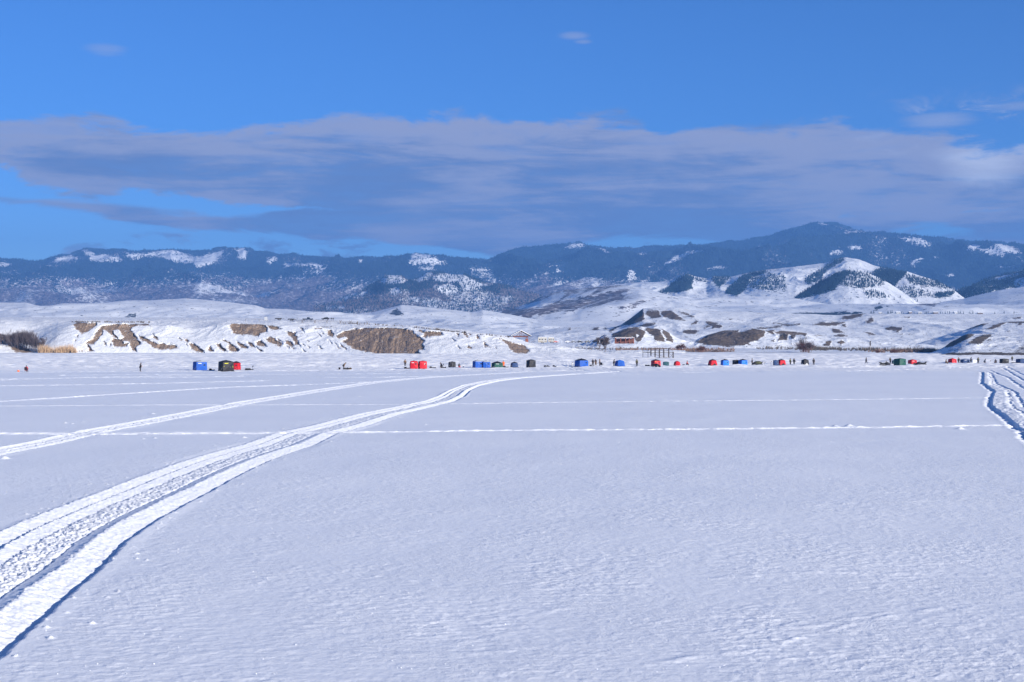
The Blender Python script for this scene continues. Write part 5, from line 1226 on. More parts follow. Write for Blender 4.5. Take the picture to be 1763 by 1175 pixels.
sled(1019.0, 631.6, 1.0, 0.0, 'dark sled on the snow at the feet of the group of three', (('box', BLACK),))
loc, D = lake_at(1103, 631.0); bucket(loc, LGREY, 'small pale bucket right of the lone person in olive', .16, .34)
sled(1115.5, 631.8, 1.5, 0.05, 'flat dark sled at the left of the red and black tent with the yellow panel', (('box', DGREY), ('bag', BLACK)))
sled(1180, 630.8, 1.5, 0.0, 'flat dark sled under the person in the red jacket', (('box', BLACK),))
sled(1747, 627.0, 1.8, 0.0, 'flat cargo sled between the two rightmost tents', (('box', DGREY), ('box', DGREY)))
def stake(px, yb, h, m, label, cat='marker pole'):
    loc, D = lake_at(px, yb)
    t = thing('marker_pole', loc, 0, label, cat)
    MB().tube((0, 0, -.1), (0, 0, h), .03, .025).build('pole', m, t)
    MB().poly([(.03, 0, h - .05), (.32, .02, h - .12), (.03, 0, h - .22)]).build('flag', m, t)
stake(1316.5, 629.8, .9, DGREY, 'thin dark marker pole in the snow right of the covered snowmobile')
stake(1327.5, 629.4, 1.1, WOOD, 'thin brown marker pole just left of the navy tent')
stake(1705, 625.6, .8, WOOD, 'thin marker pole between the crouching person and the stocky seated person')

def snowmobile(px, yb, rz, label, body=BLACK, sc=1.0, cover=False):
    loc, D = lake_at(px, yb)
    t = thing('snowmobile', loc, rz, label, 'snowmobile'); t.scale = (sc,) * 3
    # front towards +X
    def sec(x, w, z0, z1, n=10):
        return [(x, w * math.cos(2 * PI * i / n), (z0 + z1) / 2 + (z1 - z0) / 2 * math.sin(2 * PI * i / n)) for i in range(n)]
    MB().loft([sec(1.45, .12, .32, .42), sec(1.25, .36, .26, .62), sec(.85, .46, .24, .88), sec(.45, .44, .24, .98), sec(.1, .32, .30, .82)]).build('cowling', body, t, smooth=True)
    MB().loft([sec(.15, .20, .42, .80), sec(-.3, .19, .42, .74), sec(-.9, .18, .42, .78), sec(-1.15, .14, .46, .76)]).build('seat', RUBBER, t, smooth=True)
    MB().box((-.35, 0, .38), (1.9, .50, .10)).build('tunnel', DGREY, t)
    tr = [(.45, 0, .30), (.30, 0, .04), (-1.15, 0, .04), (-1.35, 0, .20), (-1.15, 0, .36)]
    m_ = MB()
    for a, b in zip(tr, tr[1:]):
        p, q = Vector(a), Vector(b); d = (q - p); c = (p + q) / 2
        m_.poly([(p.x, -.19, p.z), (q.x, -.19, q.z), (q.x, .19, q.z), (p.x, .19, p.z)])
        m_.poly([(p.x, -.19, p.z), (p.x, -.19, p.z + .05), (q.x, -.19, q.z + .05), (q.x, -.19, q.z)])
    m_.box((-.4, 0, .17), (1.5, .36, .24)).build('track', RUBBER, t)
    for s_ in (-1, 1):
        k = MB().box((.95, s_ * .48, .03), (1.1, .13, .03)).box((1.55, s_ * .48, .09), (.25, .12, .03)).build('ski', DGREY, t)
        MB().tube((.9, s_ * .48, .05), (.75, s_ * .25, .42), .025).build('strut', STEEL, k)
    MB().poly([(.55, -.30, .95), (.55, .30, .95), (.30, .24, 1.28), (.30, -.24, 1.28)]).poly([(.55, -.30, .95), (.30, -.24, 1.28), (.42, -.36, .9)]).build('windshield', GLASS, t)
    MB().tube((.25, 0, .85), (.10, 0, 1.12), .025).tube((.08, -.36, 1.10), (.08, .36, 1.10), .018).build('handlebar', RUBBER, t)
    MB().box((-1.15, 0, .86), (.5, .42, .22)).build('cargo_rack', BLACK, t)
    if cover: MB().ball((-.1, 0, .72), .7, 12, 7, (1.5, .62, .62)).build('cover', OLIVE, t, smooth=True)
    return t
snowmobile(1523.5, 630.4, 0.15, 'black snowmobile with cargo parked left of the big green tent')
snowmobile(1586, 629.6, PI - 0.1, 'black snowmobile parked right of the red tent beside the green one')
snowmobile(1304, 629.8, PI, 'dark snowmobile under an olive cover near the joined bright blue tent', cover=True)
def atv(px, yb, rz, label):
    loc, D = lake_at(px, yb)
    t = thing('quad_bike', loc, rz, label, 'quad bike')
    MB().box((0, 0, .62), (1.5, .42, .26), taper=.85).box((.62, 0, .72), (.5, .75, .10)).box((-.62, 0, .72), (.55, .78, .10)).build('body', BLACK, t)
    MB().box((-.12, 0, .84), (.75, .30, .14), taper=.85).build('seat', RUBBER, t)
    for sx in (-1, 1):
        for sy in (-1, 1):
            w = MB().tube((sx * .62, sy * .36, .29), (sx * .62, sy * .58, .29), .29, .29, 14).build('wheel', RUBBER, t)
            MB().tube((sx * .62, sy * .575, .29), (sx * .62, sy * .59, .29), .14, .14, 10).build('rim', STEEL, w)
    MB().tube((.42, 0, .7), (.28, 0, 1.06), .025).tube((.27, -.36, 1.06), (.27, .36, 1.06), .018).build('handlebar', RUBBER, t)
    for sx in (-.72, .72):
        mb = MB()
        for q in range(5): mb.tube((sx - .22, -.3 + q * .15, .86), (sx + .22, -.3 + q * .15, .86), .012, n=4)
        mb.tube((sx - .22, -.32, .86), (sx - .22, .32, .86), .014, n=4).tube((sx + .22, -.32, .86), (sx + .22, .32, .86), .014, n=4)
        mb.build('rack', STEEL, t)
    for sy in (-.2, .2): MB().ball((.86, sy, .66), .06).build('headlight', LGREY, t)
atv(1129.5, 633.0, 2.2, 'black quad bike parked in front of the red and black tent with the yellow panel')

# ---------------------------------------------------------------- bare trees and bushes
def bare_plant(name, loc, h, w, seed, m, label, cat, stems=1, spread=0.5, depth=4, r0=None, up=0.6, group=None, kids=3, thin=0.0):
    r = random.Random(seed)
    t = thing(name, loc, 0, label, cat, group)
    trunk, crown = MB(), MB()
    r0 = r0 or h * 0.016
    def grow(p, d, L, rad, k):
        q = p + d * L
        (trunk if k == 0 else crown).tube(p, q, max(rad, thin), max(rad * .62, thin), 5 if k < 2 else 3, caps=False)
        if k >= depth: return
        n = kids + (1 if k == 0 else 0)
        for i in range(n):
            a = r.uniform(0, 2 * PI); s_ = spread * r.uniform(.5, 1.2)
            v = (d + Vector((math.cos(a) * s_ * w / h * 2, math.sin(a) * s_ * w / h * 2, r.uniform(-.1, up) * .6))).normalized()
            b = p + d * L * r.uniform(.55, 1.0)
            grow(b, v, L * r.uniform(.55, .85), rad * .58, k + 1)
    for i in range(stems):
        if stems == 1: grow(Vector((0, 0, -.1)), Vector((r.uniform(-.05, .05), 0, 1)).normalized(), h * .30, r0, 0)
        else:
            a = r.uniform(0, 2 * PI); rr = r.uniform(0, .32) * w
            d = Vector((math.cos(a) * rr / w * 1.6 * w / h, math.sin(a) * rr / w * 1.0, 1)).normalized()
            grow(Vector((math.cos(a) * rr, math.sin(a) * rr * .6, -.1)), d, h * r.uniform(.25, .4), r0 * r.uniform(.5, 1), 0)
    # fit the tallest twig to the wanted height
    zmax = max(v[2] for v in crown.v); k = h / zmax
    for mb in (trunk, crown): mb.v = [(x * k if stems == 1 else x, y * k if stems == 1 else y, z * k) for x, y, z in mb.v]
    trunk.build('trunk' if stems == 1 else 'stems', m, t); crown.build('crown', m, t)
    return t
def vf(px, py, S=None): return ground_at(S or VF, px, py)
def rim(px, row):
    j = int(np.argmin(np.abs(L1['PX'][0] - px))); return Vector((float(L1['X'][row, j]), float(L1['Y'][row, j]), float(L1['Z'][row, j])))
TWIG = mat('grey_brown_twigs', (0.17, 0.13, 0.12), .9, var=.25); PALE = mat('pale_twigs', (0.36, 0.31, 0.27), .9, var=.2); RTWIG = mat('reddish_twigs', (0.15, 0.075, 0.065), .9, var=.25); DTWIG = mat('dark_purple_twigs', (0.14, 0.115, 0.125), .9, var=.25)
def hpx(p, px): return px * p.y / FP
for k, (px, py, hh, ww, st) in enumerate([(14, 597, 27, 44, 30), (42, 604, 39, 60, 60), (62, 606, 28, 30, 34), (30, 601, 34, 46, 34)]):
    p = vf(px, py, L1)
    bare_plant('bare_bush', p, hpx(p, hh), hpx(p, ww), 40 + k, DTWIG, ['dark leafless bush on the brown bank at the left edge', 'largest dark leafless bush, in the thicket at the far left shore', 'dark leafless bush at the foot of the bank, right end of the thicket', 'dark leafless bush in the middle of the left thicket, behind the largest'][k], 'bush', stems=st, depth=3, spread=.22, r0=.06, up=2.2, kids=4, thin=.022, group='leafless thicket on the left shore')
p = lake_at(1042, 608.3)[0]; bare_plant('bare_tree', p, hpx(p, 33), hpx(p, 22), 3, TWIG, 'spreading leafless tree on the shore in front of the flat-roofed shelter', 'tree', depth=6, spread=.62, up=.55, r0=.26, kids=4, thin=.028)
p = vf(1033, 606.0); bare_plant('bare_tree', p, hpx(p, 26), hpx(p, 12), 5, TWIG, 'slighter leafless tree just left of the spreading one on the shore', 'tree', depth=5, spread=.5, up=.6, r0=.18, kids=4, thin=.028)
p = vf(1498, 605.5); bare_plant('poplar_tree', p, hpx(p, 19), hpx(p, 7), 7, PALE, 'slim pale leafless poplar on the far shore right of the red bush', 'tree', depth=6, spread=.28, up=1.0, r0=.2, kids=3, thin=.03)
for k, (px, py, hh, ww, m_, lb, st) in enumerate([(1386, 612, 24, 30, RTWIG, 'large rust red leafless bush on the shore behind the black tent with the white foot', 44), (1380, 610, 30, 10, PALE, 'tall thin pale saplings rising from the large rust red bush', 7), (1393, 610, 20, 12, TWIG, 'dark brown bush at the right side of the large rust red bush', 16),
    (1144, 599, 9, 16, TWIG, 'brown bush directly behind the wooden platform', 20), (1174, 604, 15, 24, RTWIG, 'dark reddish bush on the bank just right of the wooden platform', 26), (1208, 607, 14, 26, RTWIG, 'second reddish bush along the bank right of the wooden platform', 26), (1232, 607, 7, 16, TWIG, 'third and lowest brown bush along the bank right of the platform', 18),
    (1510, 609, 6, 8, RTWIG, 'small round reddish bush on the shore right of the pale poplar', 14), (1540, 609, 8, 16, RTWIG, 'reddish brown bush on the shore above the big green tent', 24), (1552, 607, 7, 14, RTWIG, 'bushy brown clump behind the shore right of the big green tent', 18), (1568, 608, 5, 12, TWIG, 'low brown bush on the far shore above the red tent', 16), (1588, 607.5, 8, 18, TWIG, 'wide grey brown bush on the shore left of the snowy bluff', 22), (1602, 608, 5, 8, RTWIG, 'small bush at the left foot of the right-hand bluff', 12)]):
    p = vf(px, py); bare_plant('bare_bush', p, hpx(p, hh), hpx(p, ww), 60 + k, m_, lb, 'bush', stems=st, depth=3, spread=.45, r0=.10, up=.9, kids=4, group='bushes along the far shore')
# hedge of sagebrush and willow along the valley floor; reeds by the left bank
def tufts(name, pts, h, m, seed, blades=9, wid=.06, lean=.35, label=None):
    r = random.Random(seed); mb = MB()
    for p in pts:
        hk = 1.0 + 0.45 * math.sin(p[0] * .9 + seed) * math.sin(p[0] * .37) 
        for b in range(blades):
            a = r.uniform(0, 2 * PI); hh = h * hk * r.uniform(.4, 1.15); l = lean * r.uniform(.2, 1) * hh; rr = r.uniform(0, h * .35)
            x, y = p[0] + math.cos(a) * rr, p[1] + math.sin(a) * rr; wx = math.sin(a) * wid; wy = math.cos(a) * wid
            mb.poly([(x - wx, y - wy, p[2] - .05), (x + wx, y + wy, p[2] - .05), (x + math.cos(a) * l, y + math.sin(a) * l, p[2] + hh)])
    o = mb.build(name, m); o['kind'] = 'stuff'; return o
rr_ = random.Random(9)
STRAW = mat('dry_reed', (0.47, 0.32, 0.20), .8, var=.3); SAGE = mat('sagebrush', (0.12, 0.10, 0.085), .9, var=.3); RBR = mat('willow_brush', (0.26, 0.17, 0.13), .9, var=.3)
P = []
for i in range(420):
    px = rr_.uniform(68, 130)
    if 89 < px < 94: continue
    q = lake_at(px, 607.6)[0]; q.y += rr_.uniform(-16, 4); q.x = (px - CXP) / FP * q.y; q.z = 0.1; P.append(q)
HC = [rr_.uniform(1290, 1610) for _ in range(16)]
tufts('reeds', P, 3.3, STRAW, 1, 9, .09, .22)
P = []
for i in range(620):
    px = rr_.uniform(1290, 1610) if rr_.random() < .35 else rr_.choice(HC) + rr_.gauss(0, 7); py = 599.5 + (px - 1290) * .018 + rr_.gauss(0, .5) + (1.5 if rr_.random() < .2 else 0)
    P.append(vf(px, py))
tufts('sagebrush', P, 2.0, SAGE, 2, 8, .16, .5)
P = []
for i in range(420):
    px = rr_.uniform(1060, 1265); P.append(vf(px, rr_.uniform(602, 606)))
tufts('dry_brush', P, 1.5, RBR, 3, 9, .12, .5)
P = []
for i in range(190):
    px = rr_.choice((1512, 1540, 1555, 1590, 1600)) + rr_.gauss(0, 7); P.append(vf(px, rr_.uniform(605.5, 608)))
tufts('willow_brush', P, 1.6, RBR, 4, 8, .14, .4)
P = []
for i in range(260):
    px = rr_.uniform(900, 1120); P.append(vf(px, rr_.uniform(598.5, 604)))
tufts('sagebrush', P, 1.3, SAGE, 5, 8, .14, .5)
P = []
for i in range(300):
    px = rr_.choice([rr_.uniform(120, 260), rr_.uniform(590, 880), rr_.uniform(590, 880)]); q = vf(px, float(np.interp(px, [120, 260, 395, 520, 590, 700, 880], [555, 556, 557, 557.5, 557, 563, 582])), L1); P.append(q)
tufts('sagebrush', P, 0.9, SAGE, 6, 8, .12, .5)

# ---------------------------------------------------------------- buildings and shore furniture
def snow_slab(c, d): return MB().box(c, d)
# gabled picnic pavilion
D = 790.0
def W(px, py, D): return Vector(((px - CXP) / FP * D, D, CH - (py - HOR) / FP * D))
b = W(896, 592, D); t = thing('pavilion', b, 0.12, 'gabled picnic pavilion with red brick posts and snow on its roof, behind the bluff end', 'pavilion')
wd, zt, ze = 8.6, 5.0, 4.0
for x in (-3.6, 3.6):
    for y in (-2.6, 2.6): MB().box((x, y, 1.3), (.85, .85, 2.6)).box((x, y, 3.2), (.3, .3, 1.3)).build('post', BRICK, t)
MB().box((0, -2.6, 3.85), (8.0, .3, .5)).box((0, 2.6, 3.85), (8.0, .3, .5)).build('beam', REDWOOD, t)
def gable(w, zl, zh, y0, y1, th, over=0):
    m_ = MB()
    for s_ in (-1, 1):
        a, c = (s_ * w / 2, zl), (0, zh)
        for (p0, p1) in (((a[0], a[1]), (c[0], c[1])),):
            m_.loft([[(p0[0], y0, p0[1]), (p0[0], y1, p0[1]), (p0[0], y1, p0[1] + th), (p0[0], y0, p0[1] + th)], [(p1[0], y0, p1[1]), (p1[0], y1, p1[1]), (p1[0], y1, p1[1] + th), (p1[0], y0, p1[1] + th)]])
    return m_
rf = gable(11.6, 4.05, 7.0, -3.6, 3.6, .22).build('roof', ROOFD, t)
gable(11.5, 4.28, 7.23, -3.3, 3.5, .28).build('roof_snow', SNOW, rf)
tr_ = MB()
for y in (-3.0, 3.0):
    tr_.tube((0, y, 4.1), (0, y, 6.9), .12, n=4).tube((-4.4, y, 4.2), (4.4, y, 4.2), .14, n=4).tube((-2.4, y, 4.2), (0, y, 6.2), .09, n=4).tube((2.4, y, 4.2), (0, y, 6.2), .09, n=4)
tr_.build('truss', REDWOOD, t)
tb = thing('picnic_table', b + Vector((-1.6, -.5, .0)), .2, 'picnic table under the gabled pavilion roof', 'table')
MB().box((0, 0, .76), (2.2, .8, .06)).build('table_top', WOOD, tb)
for y in (-.7, .7): MB().box((0, y, .45), (2.2, .28, .05)).build('bench', WOOD, tb)
for x in (-.8, .8): MB().tube((x, -.75, 0), (x, .3, .74), .05, n=4).tube((x, .75, 0), (x, -.3, .74), .05, n=4).build('leg', WOOD, tb)
# flat shelter with red posts
D = 930.0
b = W(1075, 592, D); t = thing('shelter', b, 0.0, 'low flat-roofed shelter with a row of red posts at the foot of the brown hill', 'shelter')
rf = MB().box((0, 0, 3.75), (13.2, 6, .35)).build('roof', REDWOOD, t); MB().box((0, 0, 4.05), (12.9, 5.7, .24)).build('roof_snow', SNOW, rf)
for x in (-5.8, -2.6, 0.6, 3.0, 5.9):
    MB().box((x, -2.6, 1.8), (.55, .5, 3.6)).build('post', BRICK, t)
MB().box((0, 2.4, 1.6), (12.4, .2, 3.2)).build('back_wall', REDWOOD, t)
MB().box((-3, -2.0, .6), (5.2, .15, 1.1)).box((3.6, -2.0, .6), (3.2, .15, 1.1)).build('railing', REDWOOD, t)
# camper trailers
def camper(px0, px1, ytop, yb, D, label, stripe=BROWN):
    b = W((px0 + px1) / 2, yb, D); L = (px1 - px0) * D / FP; Hh = (yb - ytop) * D / FP
    t = thing('camper_trailer', b, .05, label, 'trailer')
    mb = MB(); z0 = .55
    prof_ = [(-L / 2, z0), (L / 2 - .3, z0), (L / 2, z0 + .6), (L / 2 - .1, Hh - .3), (L / 2 - .5, Hh), (-L / 2 + .3, Hh), (-L / 2, Hh - .4)]
    mb.loft([[(x, -1.2, z) for x, z in prof_], [(x, 1.2, z) for x, z in prof_]]).build('body', CREAM, t)
    MB().box((0, -1.215, z0 + .55), (L * .92, .03, .22)).build('stripe', stripe, t)
    for x in (-L * .3, -L * .02, L * .32):
        w = MB().box((x, -1.22, Hh * .64), (L * .15, .04, .62)).build('window', GLASS, t)
    MB().box((L * .15, -1.23, Hh * .5), (.62, .05, Hh * .62)).build('door', LGREY, t)
    for x in (-.45, .45): MB().tube((x, -1.22, .35), (x, -.98, .35), .35, .35, 14).build('wheel', RUBBER, t)
    MB().box((0, 0, Hh + .09), (L * .9, 2.2, .16)).build('roof_snow', SNOW, t)
camper(926, 941.5, 581.0, 591.5, 905, 'cream camper trailer with dark windows, left one of two behind the pavilion')
camper(943.5, 954, 581.5, 590.5, 915, 'shorter cream camper trailer, right one of two behind the pavilion', REDWOOD)
# cars
def car(p, rz, label, paint, L=4.7, Hh=1.5, pickup=False, snow=False):
    t = thing('pickup_truck' if pickup else 'parked_car', p, rz, label, 'pickup truck' if pickup else 'car', 'vehicles parked above the shore')
    w = .92
    if pickup: body_p = [(-L / 2, .45), (L / 2 - .1, .45), (L / 2, .7), (L / 2 - .1, 1.02), (L / 2 - 1.4, 1.10), (-L / 2, 1.10)]; cab = [(L / 2 - 1.5, 1.09), (L / 2 - 2.1, 1.80), (-.35, 1.84), (-.55, 1.09)]
    else: body_p = [(-L / 2, .4), (L / 2 - .1, .4), (L / 2, .62), (L / 2 - .15, .80), (L / 2 - 1.2, .92), (-L / 2 + .1, .96), (-L / 2, .8)]; cab = [(L / 2 - 1.2, .91), (L / 2 - 1.9, Hh - .06), (-L / 2 + 1.1, Hh), (-L / 2 + .4, .95)]
    MB().loft([[(x, -w, z) for x, z in body_p], [(x, w, z) for x, z in body_p]]).build('body', paint, t)
    cb = MB().loft([[(x, -w * .9, z) if z < 1.2 and (not pickup or z < 1.2) else (x, -w * .78, z) for x, z in cab], [(x, w * .9, z) if z < 1.2 else (x, w * .78, z) for x, z in cab]]).build('cab', paint, t)
    xm = sum(x for x, z in cab) / 4; zc = (cab[0][1] + cab[1][1]) / 2
    for s_ in (-1, 1):
        MB().box((xm + .45, s_ * w * .87, zc + .02), (.75, .03, .38), taper=.9).build('window', GLASS, cb); MB().box((xm - .45, s_ * w * .87, zc + .02), (.75, .03, .38), taper=.9).build('window', GLASS, cb)
        MB().box((L / 2 - .06, s_ * .7, .72), (.08, .3, .16)).build('headlight', LGREY, t); MB().box((-L / 2 - .01, s_ * .72, .8), (.06, .22, .2)).build('taillight', LAMP, t)
        for x in (-L / 2 + .95, L / 2 - .95):
            wh = MB().tube((x, s_ * .72, .36), (x, s_ * .95, .36), .36, .36, 14).build('wheel', RUBBER, t); MB().tube((x, s_ * .945, .36), (x, s_ * .965, .36), .2, .2, 10).build('rim', STEEL, wh)
    if snow: MB().box((xm, 0, cab[1][1] + .10), (1.8, 1.4, .18), taper=.8).build('roof_snow', SNOW, t)
    return t
p = rim(530, 137); car(p + Vector((0, 0, .1)), .15, 'dark blue pickup truck parked on the bluff top behind the rail fence', PAINT_B, L=5.9, pickup=True)
p = rim(560, 137); car(p + Vector((0, 0, .0)), PI + .05, 'black car parked on the bluff top right of the pickup truck', PAINT_K, L=4.6)
def trailer(p, L, label):
    t = thing('flatbed_trailer', p, .03, label, 'trailer')
    MB().box((0, 0, .75), (L, 2.1, .18)).build('deck', BLACK, t)
    MB().box((-L * .1, 0, 1.05), (L * .7, 1.8, .45)).build('tarp', DGREY, t)
    for x in (-.5, .5): MB().tube((x, -1.15, .36), (x, -.9, .36), .36, .36, 12).build('wheel', RUBBER, t)
    MB().tube((L / 2, 0, .72), (L / 2 + 1.2, 0, .6), .06, n=4).build('hitch', STEEL, t)
p = rim(481, 137); trailer(p, 5.2, 'long low black trailer parked on the bluff top, leftmost of the vehicles')
p = rim(503, 137); trailer(p, 5.0, 'low black trailer parked behind the pickup truck on the bluff top')
for k, (px, lb, pt) in enumerate([(978, 'snow-topped white van parked left of the dark hill, first of the row', WHITE), (988, 'snow-topped grey car parked second in the row left of the dark hill', STEEL), (999, 'snow-topped dark car parked third in the row left of the dark hill', PAINT_K), (1012, 'black car parked at the right end of the row below the dark hill', PAINT_B), (956, 'small red car parked right of the camper trailers', PAINT_R)]):
    car(W(px, 590.5, 1000), .1 * k, lb, pt, snow=k < 3, L=4.4)
# white notice board and pole with wire on the bluff top
p = rim(458, 136); t = thing('notice_board', p, .1, 'blank white board standing on the bluff top left of the parked trailers', 'sign')
MB().box((0, 0, 1.6), (1.7, .08, 2.0)).build('board', LGREY, t)
for x in (-.7, .7): MB().tube((x, .08, 0), (x, .08, 2.6), .06, n=5).build('post', WOOD, t)
p0 = rim(423, 136); p1 = rim(446, 136)
t = thing('rail_fence', p0, 0, 'thin two-post pipe railing on the bluff top left of the white board', 'railing')
q = p1 - p0
MB().tube((0, 0, 1.5), (q.x + 3.2, q.y, q.z + 1.5), .06, n=4).build('rail', WOOD, t)
for v in (Vector((0, 0, 0)), q): MB().tube(tuple(v), (v.x, v.y, v.z + 1.55), .09, n=5).build('post', WOOD, t)
# split rail fence with crossed posts
pts = [vf(x, y, L1) for x, y in [(498, 556.2), (520, 556.6), (542, 556.6), (563, 556.6), (586, 557.2), (604, 558.0), (632, 560.0)]]
t = thing('split_rail_fence', pts[0], 0, 'weathered split-rail fence with crossed posts running along the bluff top', 'fence')
o0 = pts[0]
for a in pts[1:]:
    l = a - o0; MB().tube((l.x - .6, l.y, l.z - .2), (l.x + .6, l.y, l.z + 1.9), .10, n=4).tube((l.x + .6, l.y, l.z - .2), (l.x - .6, l.y, l.z + 1.9), .10, n=4).build('crossed_post', WOOD, t)
for a, b2 in zip(pts, pts[1:]):
    l, m2 = a - o0, b2 - o0
    MB().tube((l.x, l.y, l.z + 1.3), (m2.x, m2.y, m2.z + 1.3), .07, n=4).tube((l.x, l.y, l.z + .7), (m2.x, m2.y, m2.z + .7), .07, n=4).build('rail', WOOD, t)
for px, py, hh, lb in [(615.3, 559.5, 2.0, 'tall dark post on the bluff rim, left of a pair'), (619, 559.6, 1.3, 'shorter dark post on the bluff rim beside a tall one'), (628, 560.2, 1.4, 'single dark post at the end of the split-rail fence'), (660, 560.6, .9, 'short dark post on the rim above the big brown cliff'), (687.5, 562.2, 1.1, 'dark post on the rim over the right part of the brown cliff'), (693, 563, .8, 'stubby dark post furthest right on the rim above the cliff')]:
    p = vf(px, py, L1); t = thing('wooden_post', p, .2, lb, 'post', 'posts along the bluff rim')
    MB().tube((0, 0, -.3), (.05, 0, hh), .16, .12, 6).build('shaft', WOOD, t); MB().ball((.05, 0, hh), .16, 6, 4, (1, 1, .5)).build('snow_cap', SNOW, t)
for px, lb in ((570.6, 'left one of two small dark signs right of the parked black car'), (573.6, 'right one of two small dark signs right of the parked black car')):
    p = rim(px, 136); t = thing('small_sign', p, 0, lb, 'sign'); MB().tube((0, 0, 0), (0, 0, 1.6), .06, n=5).build('post', WOOD, t); MB().box((0, -.08, 1.25), (.75, .05, .8)).build('sign_board', DGREY, t)
# wooden viewing platform over the ice
D = 492.0
o0 = Vector(((1121 - CXP) / FP * D, D, 0)); t = thing('viewing_platform', o0, 0, 'dark wooden viewing platform on tall posts at the shore, with railings and cross bracing', 'platform')
L = 39 * D / FP; dz = 2.1; rl = 1.35
MB().box((L / 2, 1.1, dz), (L, 2.4, .16)).build('deck', DWOOD, t)
for x, zb in ((0.05, 1.2), (1.5, .8), (3.0, .45), (4.5, .25), (6.2, -.1), (7.75, -.2)):
    for y in (0, 2.2): MB().tube((x, y, zb - .4), (x, y, dz + (rl if x < 6.3 else .1)), .13, n=4).build('post', DWOOD, t)
MB().tube((0, -.02, dz + rl), (6.2, -.02, dz + rl), .11, n=4).tube((0, -.02, dz + rl * .5), (6.2, -.02, dz + rl * .5), .07, n=4).tube((0, 2.22, dz + rl), (6.2, 2.22, dz + rl), .11, n=4).tube((6.2, 0, dz + rl), (7.75, 0, dz + .35), .06, n=4).build('railing', DWOOD, t)
MB().tube((6.2, -.04, 0), (7.75, -.04, dz - .1), .05, n=4).tube((7.75, -.06, 0), (6.2, -.06, dz - .1), .05, n=4).build('cross_brace', DWOOD, t)
MB().tube((-.1, -.05, 1.75), (6.3, -.05, .1), .08, n=4).build('brace', DWOOD, t)
# gangway back to the bank
q = Vector((-2.0, 9.0, 1.9))
MB().loft([[(0, .2, dz - .08), (0, 2.0, dz - .08), (0, 2.0, dz + .08), (0, .2, dz + .08)], [(q.x, q.y, q.z), (q.x + 1.8, q.y, q.z), (q.x + 1.8, q.y, q.z + .16), (q.x, q.y, q.z + .16)]]).build('gangway', DWOOD, t)
gr = MB()
for s_ in (0, 1.8):
    gr.tube((0, .2 + s_, dz + 1.2), (q.x + s_, q.y, q.z + 1.2), .05, n=4)
    gr.tube((q.x + s_, q.y, 0.2), (q.x + s_, q.y, q.z + 1.2), .11, n=4)
gr.build('gangway_railing', DWOOD, t)

# ---------------------------------------------------------------- single pines and far houses
def pine_mesh(seed):
    r = random.Random(seed); tr = MB().tube((0, 0, -.5), (0, 0, .92), .028, .006, 5)
    cr = MB(); n = 9
    for k in range(7):
        z = .12 + k * .125; rad = .20 * (1 - k / 7.6) * r.uniform(.85, 1.15)
        pts = []
        for i in range(n):
            a = 2 * PI * i / n + k; rr = rad * (1.1 if i % 2 else .72) * r.uniform(.85, 1.15); pts.append((rr * math.cos(a), rr * math.sin(a), z - .03 * (i % 2) + r.uniform(-.01, .01)))
        for i in range(n): cr.poly([pts[i], pts[(i + 1) % n], (0, 0, z + .19)])
    return tr, cr
protos = []
for k in range(3):
    tr, cr = pine_mesh(k); t = thing('pine_tree', Vector((0, 0, 0)), 0, 'x', 'tree'); tr.build('trunk', bark, t); cr.build('crown', conifer, t); protos.append(t)
used = [False] * 3; prg = random.Random(77)
def place_pine(p, h, label, group):
    k = prg.randrange(3)
    o = protos[k] if not used[k] else copy_tree(protos[k]); used[k] = True
    o.location = p; o.rotation_euler = (0, 0, prg.uniform(0, 6.28)); s_ = prg.uniform(.85, 1.25); o.scale = (h * s_, h * s_, h); tag(o, label, 'tree', group)
for k, (S, n, lb) in enumerate(((H1, 90, 'small dark pine scattered on the broad snowy hill behind the cone hill'), (H2, 45, 'small dark pine scattered on the snowy slope right of the cone hill'), (H3, 70, 'small dark pine scattered on the front cone-shaped snowy hill'), (H4, 30, 'small dark pine on the hillside at the right edge'))):
    f = S['masks']['forest']; dens = np.where((f > 0.12) & (f < 0.62), 1.0, 0.0) + np.where(f <= 0.12, .03, 0)
    for q in pick(S, dens, n, 50 + k): place_pine(Vector(q), prg.uniform(5.5, 10), lb, 'scattered pines on the white hills')
for px in [1498, 1501, 1505, 1529, 1534, 1537, 1552, 1556, 1561, 1574, 1592, 1595, 1598, 1602, 1619, 1622, 1628, 1631, 1635, 1642, 1650, 1654, 1660, 1668, 1672, 1676, 1714, 1730, 1746]:
    q = vf(px + prg.uniform(-.5, .5), 540.4, M3); place_pine(q - Vector((0, 0, .5)), hpx(q, prg.uniform(3.2, 6.2)), 'small dark conifer in the row of farm trees on the far white plain', 'row of trees on the far plain')
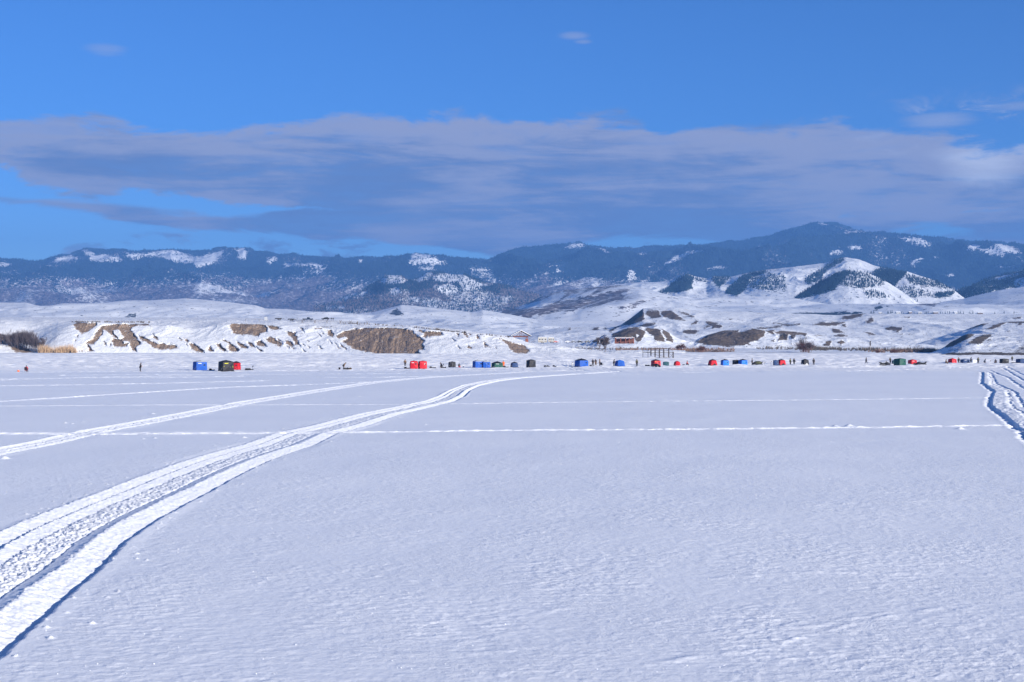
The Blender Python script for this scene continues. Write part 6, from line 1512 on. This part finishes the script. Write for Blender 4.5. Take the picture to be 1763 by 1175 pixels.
for k, (px, w) in enumerate([(1515, 9), (1546, 11), (1567, 8), (1583, 9), (1611, 12), (1645, 9), (1688, 12)]):
    q = vf(px, 540.4, M3); t = thing('farm_house', q, .2 * (k % 3), ['white farmhouse with a snowy gable roof, leftmost on the far plain', 'long pale barn second from the left on the far plain', 'small brown cabin third from the left on the far plain', 'pale farmhouse fourth from the left on the far plain', 'wide brown barn fifth from the left among the far trees', 'small pale farmhouse sixth from the left on the far plain', 'low brown barn furthest right on the far plain'][k], 'house', 'farm buildings on the far plain')
    mm = (CREAM, LGREY, WOOD, CREAM, WOOD, LGREY, WOOD)[k]
    wl = MB().box((0, 0, 1.3), (w, 6, 3.2)).build('wall', mm, t)
    MB().box((-w * .25, -3.03, 1.5), (1.2, .05, 1.1)).build('window', GLASS, wl); MB().box((w * .2, -3.03, 1.0), (1.1, .05, 2.1)).build('door', BROWN, wl)
    MB().loft([[(-w / 2 - .3, -3.4, 2.9), (-w / 2 - .3, 3.4, 2.9), (-w / 2 - .3, 0, 5.0)], [(w / 2 + .3, -3.4, 2.9), (w / 2 + .3, 3.4, 2.9), (w / 2 + .3, 0, 5.0)]]).build('roof', SNOW, t)
for k, u in enumerate(used):
    if not u: bpy.data.objects.remove(protos[k])

# ---------------------------------------------------------------- haze
def add_haze():
    x0, x1, y0, y1, z0, z1 = -9000, 9000, -900, 15500, -15.5, 1120
    me = bpy.data.meshes.new('haze')
    v = [(x, y, z) for z in (z0, z1) for x, y in ((x0, y0), (x1, y0), (x1, y1), (x0, y1))]
    me.from_pydata(v, [], [(3, 2, 1, 0), (4, 5, 6, 7), (0, 1, 5, 4), (1, 2, 6, 5), (2, 3, 7, 6), (3, 0, 4, 7)])
    m = bpy.data.materials.new('haze'); m.use_nodes = True
    g = NT(m.node_tree)
    out = g.new('ShaderNodeOutputMaterial'); pv = g.new('ShaderNodeVolumePrincipled')
    pv.inputs['Color'].default_value = (0.17, 0.43, 1.0, 1)
    pv.inputs['Density'].default_value = 0.000088
    g.l.new(pv.outputs[0], out.inputs['Volume'])
    o = link('haze', me, m); o['kind'] = 'stuff'
add_haze()
